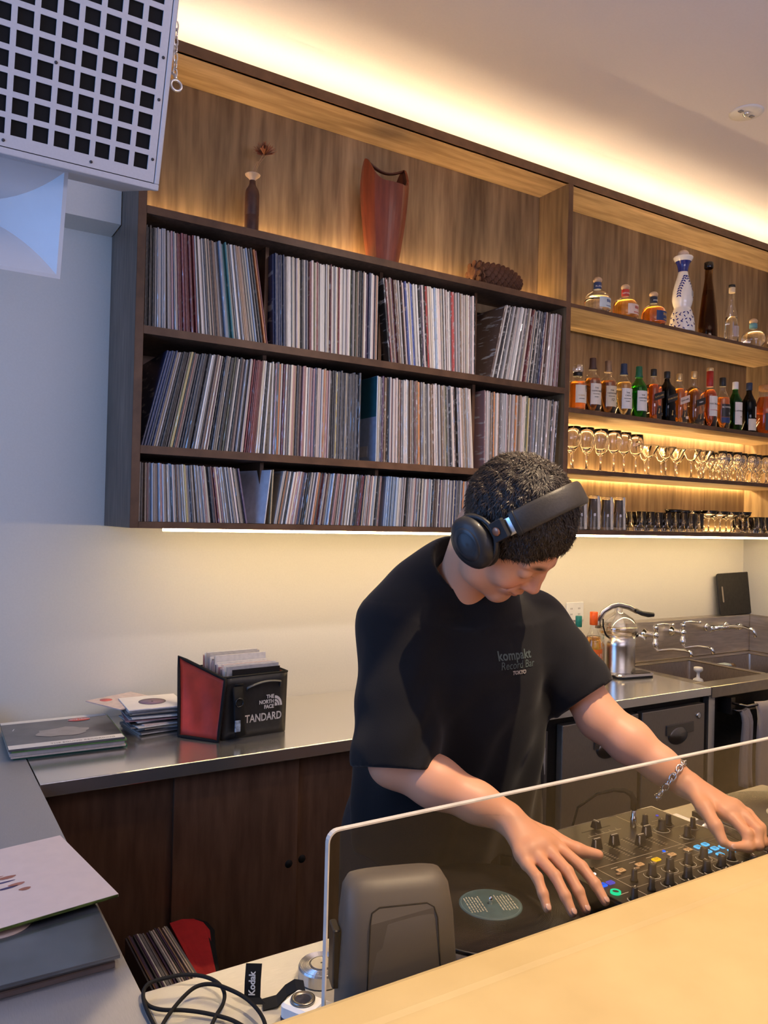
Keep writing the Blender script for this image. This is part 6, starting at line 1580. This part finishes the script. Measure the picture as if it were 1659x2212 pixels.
nt = SKM.node_tree; at_ = nn(nt, 'ShaderNodeAttribute'); at_.attribute_name = 'skin'; nt.links.new(at_.outputs['Color'], nt.nodes['Principled BSDF'].inputs['Base Color'])
body = to_man(link('body', bm, SKM))
# fingernails
NAIL = mat('nail', (.76, .45, .36), .25, coat=.4)
def nail(tip, prev, up=(0, 0, 1)):
    t_ = Vector(tip-prev).normalized(); n_ = (Vector(up)-t_*t_.dot(Vector(up))).normalized(); s_ = t_.cross(n_)
    M = Matrix.Identity(4)
    for i in range(3): M[i][0] = s_[i]; M[i][1] = t_[i]; M[i][2] = n_[i]; M[i][3] = tip[i]+n_[i]*.0062-t_[i]*.001
    return to_man(MB().ball((0, 0, 0), .0052, 5, sc=(1, 1.25, .25), M=M).build('fingernail', NAIL))
for pts_, _ in fing: nail(pts_[-1], pts_[-2])
nail(A(1.022, .938, .990), A(.993, .958, .996))
for pts_, _ in fl_: nail(pts_[-1], pts_[-2], (.2, -1, .3))

# hair
def hair_fn(P_):
    q = (P_-H)@HM; c_ = np.array([0, -.014, .034]); rr_ = np.array([.083, .104, .104])
    d = (q-c_); k0 = np.linalg.norm(d/rr_, axis=-1); k1 = np.linalg.norm(d/(rr_*rr_), axis=-1)+1e-9
    s_ = k0*(k0-1)/k1
    # tufts combed forward
    ang = np.arctan2(d[..., 0], d[..., 2]+.02)
    s_ = s_-.0016*np.sin(ang*30+hnoise(d, 60, 3)*4)*np.sin(d[..., 1]*60+ang*5+hnoise(d, 90, 5)*2)-.0030*hnoise(d, 95, 8)-.0012*hnoise(d, 380, 9)
    y = q[..., 1]; z = q[..., 2]; x = np.abs(q[..., 0])
    line_ = np.where(y > .012, -.040+(y-.012)*1.36, np.where(y > -.03, -.042, -.042+(y+.03)*.7))+.006*hnoise(q, 150, 4)+.004*hnoise(q, 300, 6)
    side = line_-z      # >0 : below the hair line
    # sideburn
    return np.maximum(s_, side*.8)
HR = SDF(H-.165, H+.165, .0026)
HR.put(hair_fn, H-.17, H+.17, .0001)
hm, _ = HR.mesh('hair', 1)
HAIR = mat('hair_black', (.030, .020, .015), .55, col2=(.010, .007, .006), scale=160, bump=.5, contrast=(.35, .65), spec=.35, detail=8)
hobj = to_man(link('hair', hm, HAIR))
_, HV = None, np.empty(len(hm.vertices)*3, 'f'); hm.vertices.foreach_get('co', HV); HV = HV.reshape(-1, 3)
HN = np.empty(len(hm.vertices)*3, 'f'); hm.vertices.foreach_get('normal', HN); HN = HN.reshape(-1, 3)
rh = np.random.RandomState(2); sel = rh.choice(len(HV), 15000); sv, sf = [], []
for i in sel:
    p = HV[i].astype(float); n_ = HN[i].astype(float); q = HM.T@(p-H)
    flow = HM@np.array([.15*q[0]/.08, .75, -.55 if q[1] > -.03 else -1.1])+rh.normal(size=3)*.42
    flow = flow-n_*(flow@n_); flow /= np.linalg.norm(flow)+1e-6; sd = np.cross(flow, n_)*rh.uniform(.0005, .0011)
    L_ = rh.uniform(.010, .021); p0 = p-n_*.0015; p1 = p+flow*L_*.5+n_*.0016; p2 = p+flow*L_+n_*rh.uniform(-.001, .0026)
    b_ = len(sv); sv += [p0-sd, p0+sd, p1+sd*.8, p1-sd*.8, p2]; sf += [(b_, b_+1, b_+2, b_+3), (b_+3, b_+2, b_+4)]
me = bpy.data.meshes.new('hair_strands'); me.from_pydata([tuple(v) for v in sv], [], sf)
tag(link('hair_strands', me, mat('hair_strand', (.045, .030, .022), .45, col2=(.012, .008, .006), scale=220, spec=.5), hobj), kind='stuff')

# t-shirt: oversized, dropped shoulders
T = SDF((.64, .98, .86), (1.36, 1.60, 1.52), .0042)
def column(P_, secs):
    z = P_[..., 2]; Z = [s_[0] for s_ in secs]
    cx = np.interp(z, Z, [s_[1] for s_ in secs]); cy = np.interp(z, Z, [s_[2] for s_ in secs]); a = np.interp(z, Z, [s_[3] for s_ in secs]); b = np.interp(z, Z, [s_[4] for s_ in secs])
    x = (P_[..., 0]-cx)/a; y = (P_[..., 1]-cy)/b; e = 2.6
    k0 = (np.abs(x)**e+np.abs(y)**e)**(1/e); d = (k0-1)*np.minimum(a, b)
    return np.maximum(d, np.maximum(Z[0]-z, z-Z[-1]))
secsT = [(.885, .995, 1.335, .200, .150), (1.00, .995, 1.330, .200, .150), (1.15, .988, 1.308, .198, .148), (1.27, .980, 1.285, .195, .135), (1.34, .98, 1.275, .175, .105)]
def fold(P_):
    x, y, z = P_[..., 0], P_[..., 1], P_[..., 2]
    lo = np.clip((1.30-z)/.25, 0, 1)
    return .0045*np.sin(x*62+3*np.sin(z*9)+y*25)*lo+.0035*np.sin((x*.7-z*1.1)*48+y*18)*np.clip(1-np.abs(z-1.18)/.14, 0, 1)+.002*hnoise(P_, 60, 12)
T.put(lambda P_: column(P_, secsT)+fold(P_), (.72, 1.18, .885), (1.20, 1.56, 1.34), .04)
T.cone((.845, 1.272, 1.352), (1.115, 1.268, 1.325), .072, .070, .06)
T.chain([(.815, 1.275, 1.355), (.880, 1.270, 1.412), (.935, 1.262, 1.450)], [.062, .060, .058], .05)
T.chain([(.930, 1.240, 1.452), (.985, 1.225, 1.412), (1.11, 1.27, 1.350)], [.060, .058, .058], .05)
def sleeve_sdf(a, b, ra, rb, seed, flat=None):
    a = np.array(a, float); b = np.array(b, float); ba = b-a; L2 = ba@ba; L_ = np.sqrt(L2)
    def fn(P_):
        tt = ((P_-a)@ba)/L2; t_ = np.clip(tt, 0, 1); q = P_-a-t_[..., None]*ba
        d = np.linalg.norm(q, axis=-1)-(ra+(rb-ra)*t_)
        d = d+.003*np.sin(t_*16+np.arctan2(q[..., 0], q[..., 2])*3+seed)*t_+.002*hnoise(P_, 90, seed)
        return np.maximum(d, (tt-1)*L_)
    R_ = max(ra, rb); T.put(fn, np.minimum(a, b)-R_, np.maximum(a, b)+R_, .030)
eR = shR+(elR-shR)*1.06; eL = shL+(elL-shL)*.80
sleeve_sdf(shR+A(.004, .0, -.014), eR+A(.008, .004, 0), .080, .082, 1)
sleeve_sdf(shL+A(-.015, 0, -.01), eL, .072, .070, 2)
# hollow cuffs, hem and neck opening
T.cone(elR+(elR-shR)*.30+A(.006, .004, 0), elR+(shR-elR)*.10+A(.006, .004, 0), .070, .060, .004, 'cut')
T.cone(eL+(elL-shL)*.25, eL+(shL-elL)*.12, .060, .052, .004, 'cut')
nd = (hd(0, -.045, -.05)-nk); nd = nd/np.linalg.norm(nd)
T.cone(nk+nd*.17, nk+nd*.060, .095, .060, .006, 'cut')
T.cone(nk+nd*.06, nk+nd*.00, .056, .046, .006, 'cut')
tm, _ = T.mesh('shirt', 2)
COT = mat('cotton_black', (.0065, .006, .0075), .85, var=.1, scale=600, bump=.12, sheen=.10, spec=.25)
shirt = to_man(link('t_shirt', tm, COT))
# trousers
TR = SDF((.72, 1.12, .06), (1.24, 1.64, 1.02), .0095)
TR.ell((.98, 1.40, .93), (.175, .13, .12), k=.03)
for sx in (-1, 1):
    TR.chain([(.98+sx*.085, 1.40, .88), (.98+sx*.11, 1.40, .48), (.98+sx*.12, 1.43, .10)], [.105, .082, .072], .02)
to_man(link('trousers', TR.mesh('trousers')[0], mat('trouser_black', (.012, .012, .016), .8, bump=.2, scale=200)))
for sx in (-1, 1):
    S_ = SDF((.78, 1.15, -.01), (1.2, 1.60, .14), .0065)
    S_.cone((.98+sx*.12, 1.47, .048), (.98+sx*.13, 1.26, .042), .046, .042, .02); S_.F = np.maximum(S_.F, -(S_.lo[2]+S_.h*np.arange(S_.n[2])-.003)[None, None, :])
    to_man(link('shoe', S_.mesh('shoe')[0], mat('shoe_dark', (.02, .02, .022), .5)))
# print on the chest, draped on the shirt
tvs = np.empty(len(tm.vertices)*3, 'f'); tm.vertices.foreach_get('co', tvs); tvs = tvs.reshape(-1, 3)
bvh = BVHTree.FromPolygons([tuple(v) for v in tvs], [tuple(p_.vertices) for p_ in tm.polygons])
def drape(s_, size, dx, dz, mt, **kw):
    me = text_mesh(s_, size, extrude=0, **kw)
    fwd = Vector((0.10, -1, -.12)).normalized(); rt = Vector((.995, .0995, 0)).normalized(); up = rt.cross(fwd)*-1
    up = Vector((.0, -.10, 1)).normalized()
    c_ = Vector((1.000, 1.02, 1.272))
    bm_ = bmesh.new(); bm_.from_mesh(me); bmesh.ops.subdivide_edges(bm_, edges=[e for e in bm_.edges if e.calc_length() > .006], cuts=2); 
    bmesh.ops.triangulate(bm_, faces=bm_.faces[:])
    for v in bm_.verts:
        p = c_+rt*(v.co.x+dx)+up*(v.co.y+dz); hit = bvh.ray_cast(p, -fwd)
        v.co = (hit[0]+fwd*.0012) if hit[0] is not None else p-fwd*.1
    bm_.to_mesh(me); bm_.free()
    o = link('printed_lettering', me, mt, shirt); return o
PR1 = mat('print_green_grey', (.075, .10, .095), .7); PR2 = mat('print_pale', (.40, .36, .33), .7)
drape('kompakt', .0245, .032, .006, PR1, offset=.0006, spacing=1.04); drape('Record Bar', .0200, .036, -.012, PR1, shear=.25); drape('TOKYO', .0105, .040, -.0265, PR2, offset=.0005)

# bracelet
brc = thing('bracelet', 'silver chain bracelet hanging from his reaching wrist', 'bracelet', tuple(wrL))
ax_ = Vector(wrL-elL).normalized(); s1 = ax_.cross(Vector((0, 0, 1))).normalized(); s2 = s1.cross(ax_)
nl = 20
for i in range(nl):
    a = 2*pi*i/nl; R_ = .036+.016*max(0, -sin(a)) ; c_ = -ax_*.022+s1*(R_*cos(a))+s2*(R_*sin(a))-Vector((0, 0, .004))
    t_ = (-s1*sin(a)+s2*cos(a)).normalized(); rad = (s1*cos(a)+s2*sin(a)); w_ = ax_ if i % 2 else (ax_*.4+rad*.9).normalized()
    pts_ = [c_+t_*(.0090*cos(b))+w_*(.0052*sin(b)) for b in [2*pi*k_/10 for k_ in range(10)]]
    MB().tube(pts_, .0017, 6, closed=True).build('chain_link', CHROME, brc)

# ------------------------------------------------------------------ headphones
hpn = thing('headphones', 'black over-ear headphones with a bare metal slider worn on his head', 'headphones', tuple(H))
M4 = Matrix([list(HM[i])+[0] for i in range(3)]+[[0, 0, 0, 1]])
hpn.matrix_world = Matrix.Translation(H) @ M4
HPB = mat('headphone_black', (.020, .020, .022), .48, coat=.15, var=.05, scale=300); LEA = mat('headband_leather', (.040, .034, .028), .45, bump=.15, scale=250)
TILT = Matrix.Rotation(radians(-7), 3, 'X')
for sx in (1, -1):
    Mx = Matrix.Translation((sx*.079, -.006, -.008)) @ Matrix.Rotation(sx*pi/2, 4, 'Y')
    MB().lathe([(.020, .0), (.040, .002), (.046, .008), (.045, .016), (.036, .018), (.022, .016)], 32, M=Mx, sy=1.08, sx=.88).build('ear_cushion', mat('cushion', (.012, .012, .013), .6, bump=.1, scale=150), hpn)
    cup = MB().lathe([(.042, .015), (.0445, .020), (.044, .030), (.038, .038), (.024, .042), (0, .0425)], 32, M=Mx, sy=1.08, sx=.88).build('ear_cup', HPB, hpn)
    MB().lathe([(.020, .0425), (.028, .0415), (.0285, .0405)], 32, M=Mx, sy=1.08, sx=.88, cap=False).build('cup_ring', mat('ring_dark_grey', (.03, .03, .032), .3), cup)
    yk = MB(); pts_ = [(sx*.100, -.006+.043*sin(b), -.008+.048*cos(b)) for b in [radians(-95+190*k_/14) for k_ in range(15)]]
    yk.tube(pts_, .0045, 8).build('yoke', HPB, hpn)
    MB().rbox(-.016, .016, -.017, .017, 0, .010, .003, M=TILT.to_4x4() @ Matrix.Translation((sx*.094, -.002, .050)) @ Matrix.Rotation(sx*pi/2, 4, 'Y')).build('hinge', HPB, hpn)
    MB().lathe([(.0075, 0), (.0078, .002), (.006, .0032), (0, .0034)], 20, M=TILT.to_4x4() @ Matrix.Translation((sx*.104, -.002, .048)) @ Matrix.Rotation(sx*pi/2, 4, 'Y'), cap=False).build('hinge_bolt', mat('bolt_copper', (.45, .22, .14), .35, .8), hpn)
def band(a0, a1, hw, th, ra, rbz, n, name, mt, zc=.0):
    vs = []; fs = []
    for i in range(n+1):
        a = radians(a0+(a1-a0)*i/n); d = Vector((sin(a)*ra, 0, zc+cos(a)*rbz)); nr = Vector((sin(a)/ra, 0, cos(a)/rbz)).normalized()
        for (yy, tt) in ((-hw, -th), (-hw, th*.6), (-hw*.7, th), (hw*.7, th), (hw, th*.6), (hw, -th)): vs.append(TILT @ (d+nr*tt+Vector((0, yy, 0))))
    for i in range(n):
        for j in range(6): fs.append((i*6+j, i*6+(j+1) % 6, (i+1)*6+(j+1) % 6, (i+1)*6+j))
    fs += [tuple(range(5, -1, -1)), tuple(n*6+j for j in range(6))]
    return MB().add(vs, fs, 0, True).build(name, mt, hpn, bevel=.001)
band(-58, 58, .0205, .0065, .100, .146, 26, 'headband', LEA)
for sx in (1, -1):
    band(sx*56, sx*60, .0215, .0075, .1005, .146, 3, 'band_cap', BLACKP)
    band(sx*59, sx*70, .0150, .0022, .099, .146, 5, 'slider', mat('slider_metal', (.75, .80, .84), .28, 1))
